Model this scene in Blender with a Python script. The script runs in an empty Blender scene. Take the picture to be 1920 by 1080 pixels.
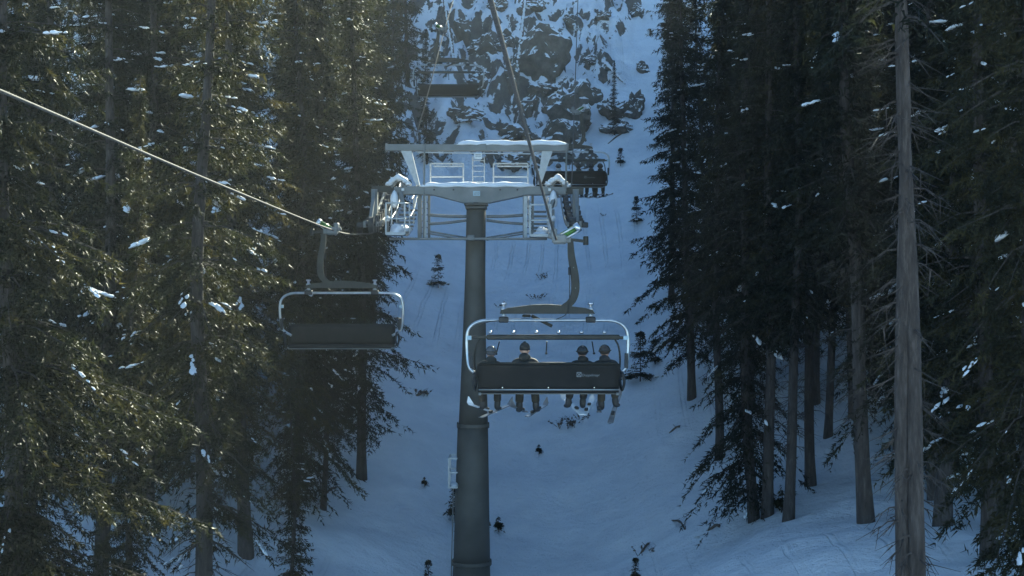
import bpy, math, random
import numpy as np
from mathutils import Vector, Matrix
PI = math.pi
C = bpy.data.collections.new("place"); bpy.context.scene.collection.children.link(C)
F = 2667.0                                   # focal length in photo pixels (50 mm on 36 mm)
def P(px, py, D):
    return Vector(((px-960)/F*D, D, (540-py)/F*D))

# ------------------------------------------------------------------ materials
def newmat(name):
    m = bpy.data.materials.new(name); m.use_nodes = True
    nt = m.node_tree; b = nt.nodes["Principled BSDF"]
    return m, nt, b
def N(nt, t, **kw):
    n = nt.nodes.new(t)
    for k, v in kw.items(): setattr(n, k, v)
    return n
def noise_tex(nt, scale, detail=4, rough=.55, coord='Object'):
    tc = N(nt, 'ShaderNodeTexCoord'); n = N(nt, 'ShaderNodeTexNoise')
    n.inputs['Scale'].default_value = scale; n.inputs['Detail'].default_value = detail
    n.inputs['Roughness'].default_value = rough
    nt.links.new(tc.outputs[coord], n.inputs['Vector']); return n
def ramp(nt, src, stops):
    r = N(nt, 'ShaderNodeValToRGB'); e = r.color_ramp.elements
    while len(e) < len(stops): e.new(.5)
    for el, (p, c) in zip(e, stops):
        el.position = p; el.color = (c[0], c[1], c[2], 1)
    nt.links.new(src, r.inputs[0]); return r
def bump(nt, src, b, dist=.02, strength=.6, prev=None):
    bp = N(nt, 'ShaderNodeBump'); bp.inputs['Distance'].default_value = dist
    bp.inputs['Strength'].default_value = strength
    nt.links.new(src, bp.inputs['Height'])
    if prev: nt.links.new(prev.outputs[0], bp.inputs['Normal'])
    nt.links.new(bp.outputs[0], b.inputs['Normal']); return bp
def mat_var(name, c0, c1, scale=3, rough=.6, metal=0, bd=.004, bs=.4, detail=4):
    m, nt, b = newmat(name)
    n = noise_tex(nt, scale, detail); r = ramp(nt, n.outputs['Fac'], [(.32, c0), (.68, c1)])
    nt.links.new(r.outputs[0], b.inputs['Base Color'])
    b.inputs['Roughness'].default_value = rough; b.inputs['Metallic'].default_value = metal
    if bd: 
        n2 = noise_tex(nt, scale*7, 3); bump(nt, n2.outputs['Fac'], b, bd, bs)
    return m
M = {}
M['galv'] = mat_var('galvanised steel', (.15,.157,.155), (.22,.225,.22), 2.2, .6, .15, .003)
M['mast'] = mat_var('weathered tower steel', (.066,.062,.053), (.105,.1,.088), 1.1, .7, .1, .004)
M['tube'] = mat_var('bright steel tube', (.36,.38,.4), (.5,.52,.54), 6, .3, .85, .0)
M['dark'] = mat_var('dark olive painted steel', (.013,.013,.010), (.026,.025,.019), 5, .5, .2, .002)
M['black'] = mat_var('black rubber', (.015,.015,.015), (.03,.03,.03), 9, .6)
M['panel'] = mat_var('black seat back plastic', (.005,.005,.004), (.012,.011,.009), 4, .85, 0, .003)
M['rail'] = mat_var('pale painted railing', (.38,.39,.39), (.5,.51,.51), 8, .5)
M['green'] = mat_var('green grip spring housing', (.04,.12,.02), (.07,.18,.03), 8, .35, .3)
M['chrome'] = mat_var('shiny bolt metal', (.6,.6,.62), (.75,.75,.75), 8, .28, 1, .0)
M['white'] = mat_var('white plate', (.6,.62,.62), (.78,.78,.76), 5, .5)
M['plate'] = mat_var('pale blue plate', (.3,.42,.5), (.42,.54,.6), 5, .5)
M['ink'] = mat_var('grey lettering', (.14,.15,.16), (.22,.23,.24), 5, .6, 0, 0)
M['rope'] = mat_var('steel wire rope', (.05,.047,.04), (.14,.13,.12), 30, .85, .2, .002, .5)
M['deadwood'] = mat_var('bare grey brown wood', (.06,.045,.035), (.14,.11,.085), 9, .9, 0, .01)

def bark():
    m, nt, b = newmat('spruce bark')
    tc = N(nt, 'ShaderNodeTexCoord'); mp = N(nt, 'ShaderNodeMapping'); mp.inputs['Scale'].default_value = (9, 9, 1.6)
    nt.links.new(tc.outputs['Object'], mp.inputs[0])
    n = N(nt, 'ShaderNodeTexNoise'); n.inputs['Scale'].default_value = 1.6; n.inputs['Detail'].default_value = 7; n.inputs['Roughness'].default_value = .7
    nt.links.new(mp.outputs[0], n.inputs['Vector'])
    r = ramp(nt, n.outputs['Fac'], [(.3, (.018,.014,.012)), (.52, (.05,.041,.036)), (.72, (.11,.094,.085))])
    nt.links.new(r.outputs[0], b.inputs['Base Color']); b.inputs['Roughness'].default_value = .95
    bump(nt, n.outputs['Fac'], b, .05, .8); return m
M['bark'] = bark()

def needles():
    m, nt, b = newmat('spruce needles')
    oi = N(nt, 'ShaderNodeObjectInfo'); n = noise_tex(nt, 1.3, 5, .6)
    ad = N(nt, 'ShaderNodeMath', operation='MULTIPLY_ADD'); ad.inputs[1].default_value = .22
    nt.links.new(oi.outputs['Random'], ad.inputs[0]); nt.links.new(n.outputs['Fac'], ad.inputs[2])
    r = ramp(nt, ad.outputs[0], [(.38, (.004,.006,.003)), (.64, (.013,.014,.006)), (.9, (.05,.041,.015))])
    nt.links.new(r.outputs[0], b.inputs['Base Color']); b.inputs['Roughness'].default_value = .55
    b.inputs['Specular IOR Level'].default_value = .2
    tr = N(nt, 'ShaderNodeBsdfTranslucent'); mx = N(nt, 'ShaderNodeMixShader'); mx.inputs[0].default_value = .3
    hs = N(nt, 'ShaderNodeHueSaturation'); hs.inputs['Value'].default_value = 3.4; hs.inputs['Saturation'].default_value = 1.15
    nt.links.new(r.outputs[0], hs.inputs['Color']); nt.links.new(hs.outputs[0], tr.inputs['Color'])
    out = nt.nodes['Material Output']
    nt.links.new(b.outputs[0], mx.inputs[1]); nt.links.new(tr.outputs[0], mx.inputs[2]); nt.links.new(mx.outputs[0], out.inputs[0])
    return m
M['needles'] = needles()

def snowmat(name, ground=False):
    m, nt, b = newmat(name)
    n = noise_tex(nt, .35, 6, .6); r = ramp(nt, n.outputs['Fac'], [(.3, (.66,.69,.74)), (.7, (.85,.87,.9))])
    b.inputs['Roughness'].default_value = .65
    b.inputs['Subsurface Weight'].default_value = 0
    if ground:
        # bits of bark, needles and twigs strewn on the snow
        n3 = noise_tex(nt, 3.2, 8, .75); r3 = ramp(nt, n3.outputs['Fac'], [(.64, (0,0,0)), (.7, (1,1,1))])
        n4 = noise_tex(nt, .12, 3, .5); r4 = ramp(nt, n4.outputs['Fac'], [(.42, (0,0,0)), (.62, (1,1,1))])
        mu = N(nt, 'ShaderNodeMath', operation='MULTIPLY'); nt.links.new(r3.outputs[0], mu.inputs[0]); nt.links.new(r4.outputs[0], mu.inputs[1])
        mu2 = N(nt, 'ShaderNodeMath', operation='MULTIPLY'); mu2.inputs[1].default_value = .75; nt.links.new(mu.outputs[0], mu2.inputs[0])
        mx = N(nt, 'ShaderNodeMixRGB'); mx.inputs[2].default_value = (.09,.075,.06,1)
        nt.links.new(mu2.outputs[0], mx.inputs[0]); nt.links.new(r.outputs[0], mx.inputs[1])
        # bare rock on the cliff band where a vertex attribute says so
        at = N(nt, 'ShaderNodeAttribute', attribute_name='rock')
        rn = noise_tex(nt, 1.7, 8, .7); rr = ramp(nt, rn.outputs['Fac'], [(.3, (.04,.04,.037)), (.55, (.095,.09,.08)), (.75, (.17,.155,.13))])
        sm = N(nt, 'ShaderNodeMath', operation='ADD'); nn = noise_tex(nt, 1.5, 9, .66)
        sc = N(nt, 'ShaderNodeMath', operation='MULTIPLY_ADD'); sc.inputs[1].default_value = 1.3; sc.inputs[2].default_value = -.65
        nt.links.new(nn.outputs['Fac'], sc.inputs[0]); nt.links.new(sc.outputs[0], sm.inputs[0]); nt.links.new(at.outputs['Fac'], sm.inputs[1])
        th = ramp(nt, sm.outputs[0], [(.48, (0,0,0)), (.53, (1,1,1))])
        mx2 = N(nt, 'ShaderNodeMixRGB'); nt.links.new(th.outputs[0], mx2.inputs[0]); nt.links.new(mx.outputs[0], mx2.inputs[1]); nt.links.new(rr.outputs[0], mx2.inputs[2])
        nt.links.new(mx2.outputs[0], b.inputs['Base Color'])
        tc = N(nt, 'ShaderNodeTexCoord'); mp = N(nt, 'ShaderNodeMapping'); mp.inputs['Rotation'].default_value = (0, 0, math.radians(12)); mp.inputs['Scale'].default_value = (1, .22, .22)
        nt.links.new(tc.outputs['Object'], mp.inputs[0])
        wv = N(nt, 'ShaderNodeTexWave'); wv.bands_direction = 'X'; wv.inputs['Scale'].default_value = .33; wv.inputs['Distortion'].default_value = 7; wv.inputs['Detail'].default_value = 2; wv.inputs['Detail Scale'].default_value = .35
        nt.links.new(mp.outputs[0], wv.inputs['Vector']); wr = ramp(nt, wv.outputs['Fac'], [(.86, (1,1,1)), (.93, (.0,.0,.0)), (1, (.55,.55,.55))])
        mk = ramp(nt, noise_tex(nt, .09, 2, .5).outputs['Fac'], [(.45, (1,1,1)), (.6, (0,0,0))])
        wm = N(nt, 'ShaderNodeMath', operation='MAXIMUM'); nt.links.new(wr.outputs[0], wm.inputs[0]); nt.links.new(mk.outputs[0], wm.inputs[1])
        b0 = bump(nt, wm.outputs[0], b, .12, .7)
        b1 = bump(nt, noise_tex(nt, .9, 6, .6).outputs['Fac'], b, .5, .8, b0)
        bump(nt, noise_tex(nt, 7, 6, .75).outputs['Fac'], b, .12, .8, b1)
    else:
        nt.links.new(r.outputs[0], b.inputs['Base Color'])
        bump(nt, noise_tex(nt, 8, 4).outputs['Fac'], b, .03, .4)
    return m
M['snow'] = snowmat('snow clump'); M['ground'] = snowmat('snow field', True)

def rockmat():
    m, nt, b = newmat('snow dusted rock')
    n = noise_tex(nt, 1.5, 9, .72)
    r = ramp(nt, n.outputs['Fac'], [(.28, (.03,.028,.024)), (.5, (.085,.078,.066)), (.72, (.17,.15,.125))])
    g = N(nt, 'ShaderNodeNewGeometry'); sp = N(nt, 'ShaderNodeSeparateXYZ'); nt.links.new(g.outputs['Normal'], sp.inputs[0])
    n2 = noise_tex(nt, 2.2, 6, .65); ad = N(nt, 'ShaderNodeMath', operation='MULTIPLY_ADD'); ad.inputs[1].default_value = .95
    nt.links.new(n2.outputs['Fac'], ad.inputs[0]); nt.links.new(sp.outputs['Z'], ad.inputs[2])
    th = ramp(nt, ad.outputs[0], [(.92, (0,0,0)), (.98, (1,1,1))])
    mx = N(nt, 'ShaderNodeMixRGB'); mx.inputs[2].default_value = (.76,.79,.83,1)
    nt.links.new(th.outputs[0], mx.inputs[0]); nt.links.new(r.outputs[0], mx.inputs[1]); nt.links.new(mx.outputs[0], b.inputs['Base Color'])
    b.inputs['Roughness'].default_value = .9
    bump(nt, n.outputs['Fac'], b, .12, .7); return m
M['rock'] = rockmat()
def cloth(name, c, k=1.35):
    return mat_var(name, c, tuple(min(1, v*k) for v in c), 14, .8, 0, .006, .5)

# ------------------------------------------------------------------ mesh helpers
class MB:
    def __init__(s): s.v = []; s.f = []
    def add(s, vs, fs):
        o = len(s.v); s.v += [tuple(v) for v in vs]; s.f += [tuple(i+o for i in f) for f in fs]
    def box(s, c, size, rot=None, bev=0):
        c = Vector(c); hx, hy, hz = [d/2 for d in size]
        b = min(bev, hx*.9, hy*.9, hz*.9)
        R = rot if rot is not None else Matrix.Identity(3)
        if b <= 0:
            vs = [c + R @ Vector((x*hx, y*hy, z*hz)) for x in (-1,1) for y in (-1,1) for z in (-1,1)]
            s.add(vs, [(0,1,3,2),(4,6,7,5),(0,4,5,1),(2,3,7,6),(0,2,6,4),(1,5,7,3)]); return
        pts = []; idx = {}
        for x in (-1,1):
            for y in (-1,1):
                for z in (-1,1):
                    for k in range(3):
                        q = [x*hx, y*hy, z*hz]
                        for j in range(3):
                            if j != k: q[j] -= (x,y,z)[j]*b
                        idx[(x,y,z,k)] = len(pts); pts.append(c + R @ Vector(q))
        fs = []
        for k in range(3):
            a1, a2 = [j for j in range(3) if j != k]
            for sg in (-1,1):
                f = []
                for u, w in ((-1,-1),(1,-1),(1,1),(-1,1)):
                    t = [0,0,0]; t[k] = sg; t[a1] = u; t[a2] = w; f.append(idx[(*t, k)])
                fs.append(f)
            for u in (-1,1):
                for w in (-1,1):
                    t0 = [0,0,0]; t0[k] = -1; t0[a1] = u; t0[a2] = w; t1 = list(t0); t1[k] = 1
                    fs.append([idx[(*t0,a1)], idx[(*t0,a2)], idx[(*t1,a2)], idx[(*t1,a1)]])
        for x in (-1,1):
            for y in (-1,1):
                for z in (-1,1): fs.append([idx[(x,y,z,0)], idx[(x,y,z,1)], idx[(x,y,z,2)]])
        s.add(pts, fs)
    def bar(s, a, b, w, h, up=Vector((0,0,1)), bev=.004):
        a, b = Vector(a), Vector(b); d = b-a; L = d.length; y = d.normalized()
        if abs(y.dot(up)) > .98: up = Vector((0,1,0))
        x = y.cross(up).normalized(); z = x.cross(y)
        s.box((a+b)/2, (w, L, h), Matrix((x, y, z)).transposed(), bev)
    def tube(s, pts, r, n=8, cap=True):
        pts = [Vector(p) for p in pts]; k = len(pts)
        rs = r if isinstance(r, (list, tuple)) else [r]*k
        rings = []; prev = None
        for i, p in enumerate(pts):
            t = (pts[min(i+1, k-1)] - pts[max(i-1, 0)]).normalized()
            if prev is None:
                u = Vector((0,0,1)) if abs(t.z) < .9 else Vector((1,0,0)); x = t.cross(u).normalized()
            else:
                x = (prev - t*prev.dot(t)).normalized()
            prev = x; y = t.cross(x)
            rings.append([p + (x*math.cos(2*PI*j/n) + y*math.sin(2*PI*j/n))*rs[i] for j in range(n)])
        vs = [q for rg in rings for q in rg]
        fs = [(i*n+j, i*n+(j+1)%n, (i+1)*n+(j+1)%n, (i+1)*n+j) for i in range(k-1) for j in range(n)]
        if cap: fs += [tuple(range(n-1, -1, -1)), tuple((k-1)*n+j for j in range(n))]
        s.add(vs, fs)
    def prism(s, outline, y0, y1):               # outline in XZ, extruded along Y
        n = len(outline)
        vs = [(x, y0, z) for x, z in outline] + [(x, y1, z) for x, z in outline]
        s.add(vs, [tuple(range(n)), tuple(range(2*n-1, n-1, -1))] + [(i, i+n, (i+1)%n+n, (i+1)%n) for i in range(n)])
    def blob(s, c, size, seed=0, rough=.2, rot=None, n=7, m=10, flat=.6):
        rnd = random.Random(seed); c = Vector(c); ph = [rnd.uniform(0, 6.3) for _ in range(6)]
        vs = []; fs = []
        R = rot if rot is not None else Matrix.Identity(3)
        for i in range(n+1):
            th = PI*i/n
            for j in range(m):
                a = 2*PI*j/m
                k = 1 + rough*(math.sin(2*a+ph[0]+th*2)+math.sin(3*a+ph[1]-th*3)*.7+math.sin(5*a+ph[2])*.4*math.sin(th*4+ph[3]))
                z = math.cos(th)*k; z = z if z > 0 else z*flat
                vs.append(c + R @ Vector((math.sin(th)*math.cos(a)*k*size[0], math.sin(th)*math.sin(a)*k*size[1], z*size[2])))
        for i in range(n):
            for j in range(m): fs.append((i*m+j, i*m+(j+1)%m, (i+1)*m+(j+1)%m, (i+1)*m+j))
        s.add(vs, fs)
    def build(s, name, mat, parent=None, smooth=False, loc=None):
        me = bpy.data.meshes.new(name); me.from_pydata(s.v, [], s.f); me.materials.append(mat)
        if smooth: me.polygons.foreach_set('use_smooth', [True]*len(me.polygons))
        me.validate(); me.update()
        o = bpy.data.objects.new(name, me); C.objects.link(o)
        if parent: o.parent = parent
        if loc: o.location = loc
        return o
def tag(o, label=None, cat=None, group=None, kind=None):
    if label: o['label'] = label
    if cat: o['category'] = cat
    if group: o['group'] = group
    if kind: o['kind'] = kind
    return o
def empty(name, loc=(0,0,0), rz=0):
    o = bpy.data.objects.new(name, None); C.objects.link(o); o.location = loc; o.rotation_euler = (0,0,rz); return o
def copy_tree(o, parent=None):
    c = o.copy(); C.objects.link(c)
    c.parent = parent
    for ch in list(o.children): copy_tree(ch, c)
    return c
def crom(pts, k=8):
    pts = [Vector(p) for p in pts]; out = []
    Q = [2*pts[0]-pts[1]] + pts + [2*pts[-1]-pts[-2]]
    for i in range(1, len(Q)-2):
        for j in range(k):
            t = j/k; a, b, c, d = Q[i-1:i+3]
            out.append(.5*((2*b)+(c-a)*t+(2*a-5*b+4*c-d)*t*t+(3*b-a-3*c+d)*t**3))
    out.append(pts[-1]); return out

# ------------------------------------------------------------------ terrain
def vnoise(x, y, seed=0):
    x = np.asarray(x, float); y = np.asarray(y, float)
    xi = np.floor(x).astype(np.int64); yi = np.floor(y).astype(np.int64); fx = x-xi; fy = y-yi
    def h(a, b):
        n = (a*374761393 + b*668265263 + seed*1442695041) & 0xffffffff
        n = ((n ^ (n >> 13))*1274126177) & 0xffffffff
        return ((n ^ (n >> 16)) & 0xffff)/65535.0
    u = fx*fx*(3-2*fx); v = fy*fy*(3-2*fy)
    return (h(xi,yi)*(1-u)+h(xi+1,yi)*u)*(1-v) + (h(xi,yi+1)*(1-u)+h(xi+1,yi+1)*u)*v
def fbm(x, y, o=4, seed=0):
    s = 0; a = .5
    for k in range(o): s = s + a*(vnoise(x*2**k, y*2**k, seed+k)-.5); a *= .5
    return s
rows = [-40, 10, 22, 30, 34, 38, 44, 48, 56, 64, 76, 87, 94, 101, 110, 122, 135, 160, 240]
zc   = [-21,-16.5,-14,-12.9,-12.3,-11.7,-10.7,-9.9,-7.8,-5.2,-1.4, 2, 5.2, 9, 15.5, 24.5, 31, 34, 34]
cols = [-60, -25, -12, -7, -3, 0, 2, 3.6, 7.3, 12, 25, 60]
lb = [9, 6, 3.2, 1.7, .3, 0]
rb = {-40: [0,1,5,7,8,8], 22: [.6,3,6.5,7.5,8,8], 30: [1.5,4.2,6.4,7,7,7], 34: [2.6,4.7,6,6.5,7,7], 38: [1.6,3.3,5.0,5.6,6,6],
      44: [.5,1.2,2.9,4.6,5.5,6], 53: [.1,.5,2.2,3.6,5,5], 64: [0,.3,1.6,3,4.5,4.5], 87: [0,.1,.8,2,3,0], 122: [0,0,.5,.5,0,-8], 240: [0,0,0,0,0,-8]}
rk = sorted(rb)
tab = np.array([[z+b for b in lb] + [z+np.interp(r, rk, [rb[k][j] for k in rk]) for j in range(6)] for r, z in zip(rows, zc)])
gx = np.arange(-60, 60.01, .5); gy = np.arange(-40, 240.01, .5)
t1 = np.array([np.interp(gx, cols, row) for row in tab])
T = np.array([np.interp(gy, rows, t1[:, i]) for i in range(len(gx))]).T
kern = np.exp(-np.linspace(-2.2, 2.2, 9)**2); kern /= kern.sum()
Tp = np.pad(T, 4, mode='edge')
Tp = np.apply_along_axis(lambda v: np.convolve(v, kern, 'valid'), 0, Tp)
T = np.apply_along_axis(lambda v: np.convolve(v, kern, 'valid'), 1, Tp)
SHADE_RIDGE = 57.3; SUN_EL, SUN_AZ = math.radians(27), math.radians(15)      # azimuth to the right of the view direction
def cliffmask(x, y):
    m = np.clip((y-95)/5, 0, 1)*np.clip((140-y)/8, 0, 1)
    edge = 5.0 + (y-100)*.32 + 2.2*fbm(x*.4, y*.4, 3, 31)*2
    return m*np.clip((np.minimum(edge, 12)-x)/1.5, 0, 1)
def ground(x, y):
    x = np.asarray(x, float); y = np.asarray(y, float)
    u = np.clip((x+60)/.5, 0, len(gx)-1.001); v = np.clip((y+40)/.5, 0, len(gy)-1.001)
    i = u.astype(int); j = v.astype(int); fu = u-i; fv = v-j
    z = (T[j,i]*(1-fu)+T[j,i+1]*fu)*(1-fv) + (T[j+1,i]*(1-fu)+T[j+1,i+1]*fu)*fv
    z = z + 1.1*fbm(x*.11, y*.11, 3, 3) + (.5*fbm(x*.5+7, y*.5, 3, 9) + .12*fbm(x*1.9, y*1.9, 3, 12))
    sa, ca_ = math.sin(SUN_AZ), math.cos(SUN_AZ); u_ = (x+10)*sa + (y-35)*ca_; w_ = (x+10)*ca_ - (y-35)*sa
    k_ = np.clip((u_-88)/34, 0, 1); k_ = k_*k_*(3-2*k_)
    top = SHADE_RIDGE + 5*fbm(w_*.05, u_*.03, 3, 77)  # unseen ridge, added and raised so its shadow covers the gully
    z = z + k_*np.maximum(top - z, 0)
    cm = cliffmask(x, y)
    rid = 1-np.abs(2*vnoise(x*.33+3, y*.22, 17)-1); rid2 = 1-np.abs(2*vnoise(x*.8, y*.6+5, 23)-1)
    z = z + cm*(2.6*(rid-.5) + 2.0*(rid2-.5) + 2.4*fbm(x*1.5, y*1.2, 4, 5))
    # crease left of the tower and old ski tracks winding down the gully
    d = (x+3.2) - (y-52)*-.12
    z = z + .25*np.exp(-(d/1.2)**2)*np.clip((70-y)/10, 0, 1)*np.clip((y-44)/5, 0, 1)
    for a, b_, c_ in ((5.2, .055, .5), (6.1, .055, .9), (4.3, .03, 2.0)):
        dd = x - (a + (y-60)*b_ + math.pi*.12*np.sin(y*.13+c_))
        z = z - .07*np.exp(-(dd/.16)**2)*np.clip((y-50)/10, 0, 1)
    return z
def gz(x, y): return float(ground(np.array([x]), np.array([y]))[0])
def G(px, py, d0=24, d1=200):
    D = np.arange(d0, d1, .1)
    gz_ = ground((px-960)/F*D, D); rz = (540-py)/F*D
    k = np.nonzero(rz <= gz_)[0]
    D0 = D[k[0]] if len(k) else d1
    return Vector(((px-960)/F*D0, D0, gz((px-960)/F*D0, D0)))

def build_terrain():
    xs = np.concatenate([[-700,-300,-140,-90], np.arange(-60, -24, 1.2), np.arange(-24, 24.01, .3), np.arange(25.2, 60, 1.2), [90,140,300,700]])
    ys = np.concatenate([[-500,-200,-90], np.arange(-40, 20, 2), np.arange(20, 140, .3), np.arange(140, 240, 2.5), [300,420,800]])
    X, Y = np.meshgrid(xs, ys); Z = ground(X, Y)
    nx, ny = len(xs), len(ys)
    co = np.stack([X, Y, Z], -1).reshape(-1, 3)
    idx = np.arange(nx*ny).reshape(ny, nx)
    q = np.stack([idx[:-1,:-1], idx[:-1,1:], idx[1:,1:], idx[1:,:-1]], -1).reshape(-1, 4)
    me = bpy.data.meshes.new('snow_field')
    me.vertices.add(len(co)); me.vertices.foreach_set('co', co.ravel())
    me.loops.add(q.size); me.loops.foreach_set('vertex_index', q.ravel())
    me.polygons.add(len(q)); me.polygons.foreach_set('loop_start', np.arange(0, q.size, 4)); me.polygons.foreach_set('loop_total', np.full(len(q), 4))
    me.polygons.foreach_set('use_smooth', np.ones(len(q), bool))
    me.update()
    # rock where the cliff band is locally steep
    gyv, gxv = np.gradient(Z, ys, xs)
    steep = np.clip((gyv-.8)/1.1, 0, 1) + np.clip((np.abs(gxv)-.45)/1.3, 0, 1)
    a = me.attributes.new('rock', 'FLOAT', 'POINT')
    rockv = cliffmask(X, Y)*np.clip(steep*.5, 0, 1)
    a.data.foreach_set('value', rockv.ravel().astype(np.float32))
    me.materials.append(M['ground'])
    o = bpy.data.objects.new('snow_field', me); C.objects.link(o); tag(o, kind='structure')
build_terrain()

# ------------------------------------------------------------------ spruces
def tri_mesh(name, V, mat):                       # V: (n,3,3)
    n = len(V); me = bpy.data.meshes.new(name)
    me.vertices.add(n*3); me.vertices.foreach_set('co', V.reshape(-1).astype(np.float32))
    me.loops.add(n*3); me.loops.foreach_set('vertex_index', np.arange(n*3))
    me.polygons.add(n); me.polygons.foreach_set('loop_start', np.arange(0, n*3, 3)); me.polygons.foreach_set('loop_total', np.full(n, 3))
    me.update(); me.materials.append(mat); return me
def norm(a): return a/np.maximum(np.linalg.norm(a, axis=-1, keepdims=True), 1e-6)
def spruce(seed, H=26, R=2.4, c0=.15, nb=400, leaf=(.17,.05), step=.055, snow=40, r0=.24, power=.7, lean=0, dead=40, droop=1.0, thin=1.0, dl=1.0, cover=300):
    rng = np.random.default_rng(seed)
    def trunk_x(h): return np.stack([lean*(np.maximum(h,0)/H)**1.6*H*.1 + .2*np.sin(h*.22+seed)+.06*np.sin(h*.7+seed*2), .15*np.cos(h*.17+seed), h], -1)
    h = np.sort(c0 + (1-c0)*rng.random(nb)**.95)*H*.985
    h = h + .25*np.sin(h*7)                       # loose whorls
    t = np.clip((h/H-c0)/(1-c0), 0, .995)
    L = R*np.maximum((1-t)**power, .04)*(.45+.65*rng.random(nb))*np.clip(.55+t*6, 0, 1)
    L *= .75 + .5*vnoise(h*.35, np.full(nb, seed*3.1), seed)
    inner = rng.random(nb) < .36; L = np.where(inner & (t < .85), np.minimum(L, .45+.5*rng.random(nb)), L)
    az = rng.random(nb)*2*PI
    L *= .75+.5*vnoise(np.cos(az)*1.5+9, np.sin(az)*1.5+h*.25, seed+7)
    dr = (.18+.65*(1-t))*droop*(.7+.6*rng.random(nb))
    up = .1+.35*t
    o = np.stack([np.cos(az), np.sin(az), 0*az], -1); side = np.stack([-np.sin(az), np.cos(az), 0*az], -1)
    def pt(i, s):
        b = trunk_x(h[i]); rad = L[i]*s
        z = L[i]*(up[i]*s - dr[i]*s**1.8 + .18*s**4)
        return b + o[i]*rad[:, None] + np.stack([0*z, 0*z, z], -1)
    nt = np.maximum((L/.085*thin).astype(int), 4)
    bi = np.repeat(np.arange(nb), nt); s = .12+.9*rng.random(len(bi))**.75; s = np.minimum(s, 1)
    base = pt(bi, s); sg = rng.choice([-1, 1], len(bi))
    tl = np.clip(L[bi]*.34*(1.15-s*.85), .1, .75)*(.5+.8*rng.random(len(bi)))
    tipb = s > .93
    dirr = norm(o[bi]*(.55+.3*rng.random((len(bi),1))) + side[bi]*(sg*(.2+.8*rng.random(len(bi)))*np.where(tipb, .3, 1))[:, None] + np.array([0,0,-1])*(.15+.6*rng.random(len(bi))*droop)[:, None])
    nl = np.maximum((tl/step).astype(int), 2)
    li = np.repeat(np.arange(len(bi)), nl); q = rng.random(len(li))
    pos = base[li] + dirr[li]*(q*tl[li])[:, None] + np.array([0,0,-1])*(q*q*tl[li]*.35)[:, None]
    ld = norm(dirr[li] + .75*rng.normal(size=(len(li), 3)) + np.array([0,0,-.35]))
    wd = norm(np.cross(ld, rng.normal(size=(len(li), 3))))
    ll = leaf[0]*(.6+.8*rng.random(len(li)))[:, None]; lw = leaf[1]*(.6+.8*rng.random(len(li)))[:, None]
    V = np.stack([pos - wd*lw/2, pos + wd*lw/2, pos + ld*ll], 1)
    if cover:                                     # short sprays close to the trunk
        nc = int(cover*H*(1-c0)); hc_ = (c0+(1-c0)*rng.random(nc)*.96)*H; ac = rng.random(nc)*2*PI; tt = (hc_/H-c0)/(1-c0)
        rc = (r0+.08+.6*rng.random(nc)**.8)*(1-tt*.8)*np.where(vnoise(ac*2, hc_*1.1, seed+3) > .38, 1, .6)
        oc = np.stack([np.cos(ac), np.sin(ac), 0*ac], -1); pc = trunk_x(hc_) + oc*rc[:, None]
        ld = norm(oc*.5 + .6*rng.normal(size=(nc, 3)) + np.array([0,0,-.6])); wd = norm(np.cross(ld, rng.normal(size=(nc, 3))))
        V = np.concatenate([V, np.stack([pc-wd*leaf[1]*.6, pc+wd*leaf[1]*.6, pc+ld*leaf[0]*1.2], 1)])
    # trunk with its limbs and dead lower twigs
    mb = MB(); k = 22; hs = [-1.2] + [H*i/k for i in range(0, k+1)]
    pts = [Vector(trunk_x(np.array(hh))) for hh in hs]
    rad = [r0*1.35] + [r0*(1.22 if i == 0 else 1)*max(1-i/k, .02)**.85 for i in range(k+1)]
    mb.tube(pts, rad, 12)
    rr = random.Random(seed); tk = mb; mb = MB()
    for i in range(0, nb, 2):
        ss = np.array([0, .35, .7, .97]); pp = pt(np.full(4, i), ss)
        mb.tube([Vector(p) for p in pp], [.028, .02, .013, .005], 3, False)
    for i in range(dead):
        hh = rr.uniform(.1, max(c0+.12, .25))*H; a = rr.uniform(0, 2*PI); l = rr.uniform(.25, 1.0)*dl
        b = Vector(trunk_x(np.array(hh))); d = Vector((math.cos(a), math.sin(a), 0)); w = Vector((-math.sin(a), math.cos(a), 0))*rr.uniform(-.3, .3)
        mb.tube([b, b+d*l*.5+w*l*.3+Vector((0,0,-.05*l)), b+d*l+w*l+Vector((0,0,-.4*l))], [.022, .013, .004], 3, False)
        for q_ in range(3):
            f = rr.uniform(.4, .95); c = b+d*l*f+w*l*f*f+Vector((0,0,-.35*l*f*f)); e = d*.3+Vector((rr.uniform(-.4,.4), rr.uniform(-.4,.4), -rr.uniform(.1,.5)))
            mb.tube([c, c+e*.8], [.009, .003], 3, False)
    LT = []
    for f in mb.f:
        for j in range(1, len(f)-1): LT.append((mb.v[f[0]], mb.v[f[j]], mb.v[f[j+1]]))
    LT = np.array(LT).reshape(-1, 3, 3); crown = tri_mesh('crown', np.concatenate([V, LT]), M['needles']); crown.materials.append(M['bark'])
    crown.polygons.foreach_set('material_index', np.concatenate([np.zeros(len(V), int), np.ones(len(LT), int)])); crown.update(); mb = tk
    me = bpy.data.meshes.new('trunk'); me.from_pydata(mb.v, [], mb.f); me.materials.append(M['bark'])
    me.polygons.foreach_set('use_smooth', [True]*len(me.polygons)); me.update()
    # snow lodged on the boughs
    sb = MB()
    pick = rng.choice(nb, min(snow, nb), replace=False)
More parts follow.
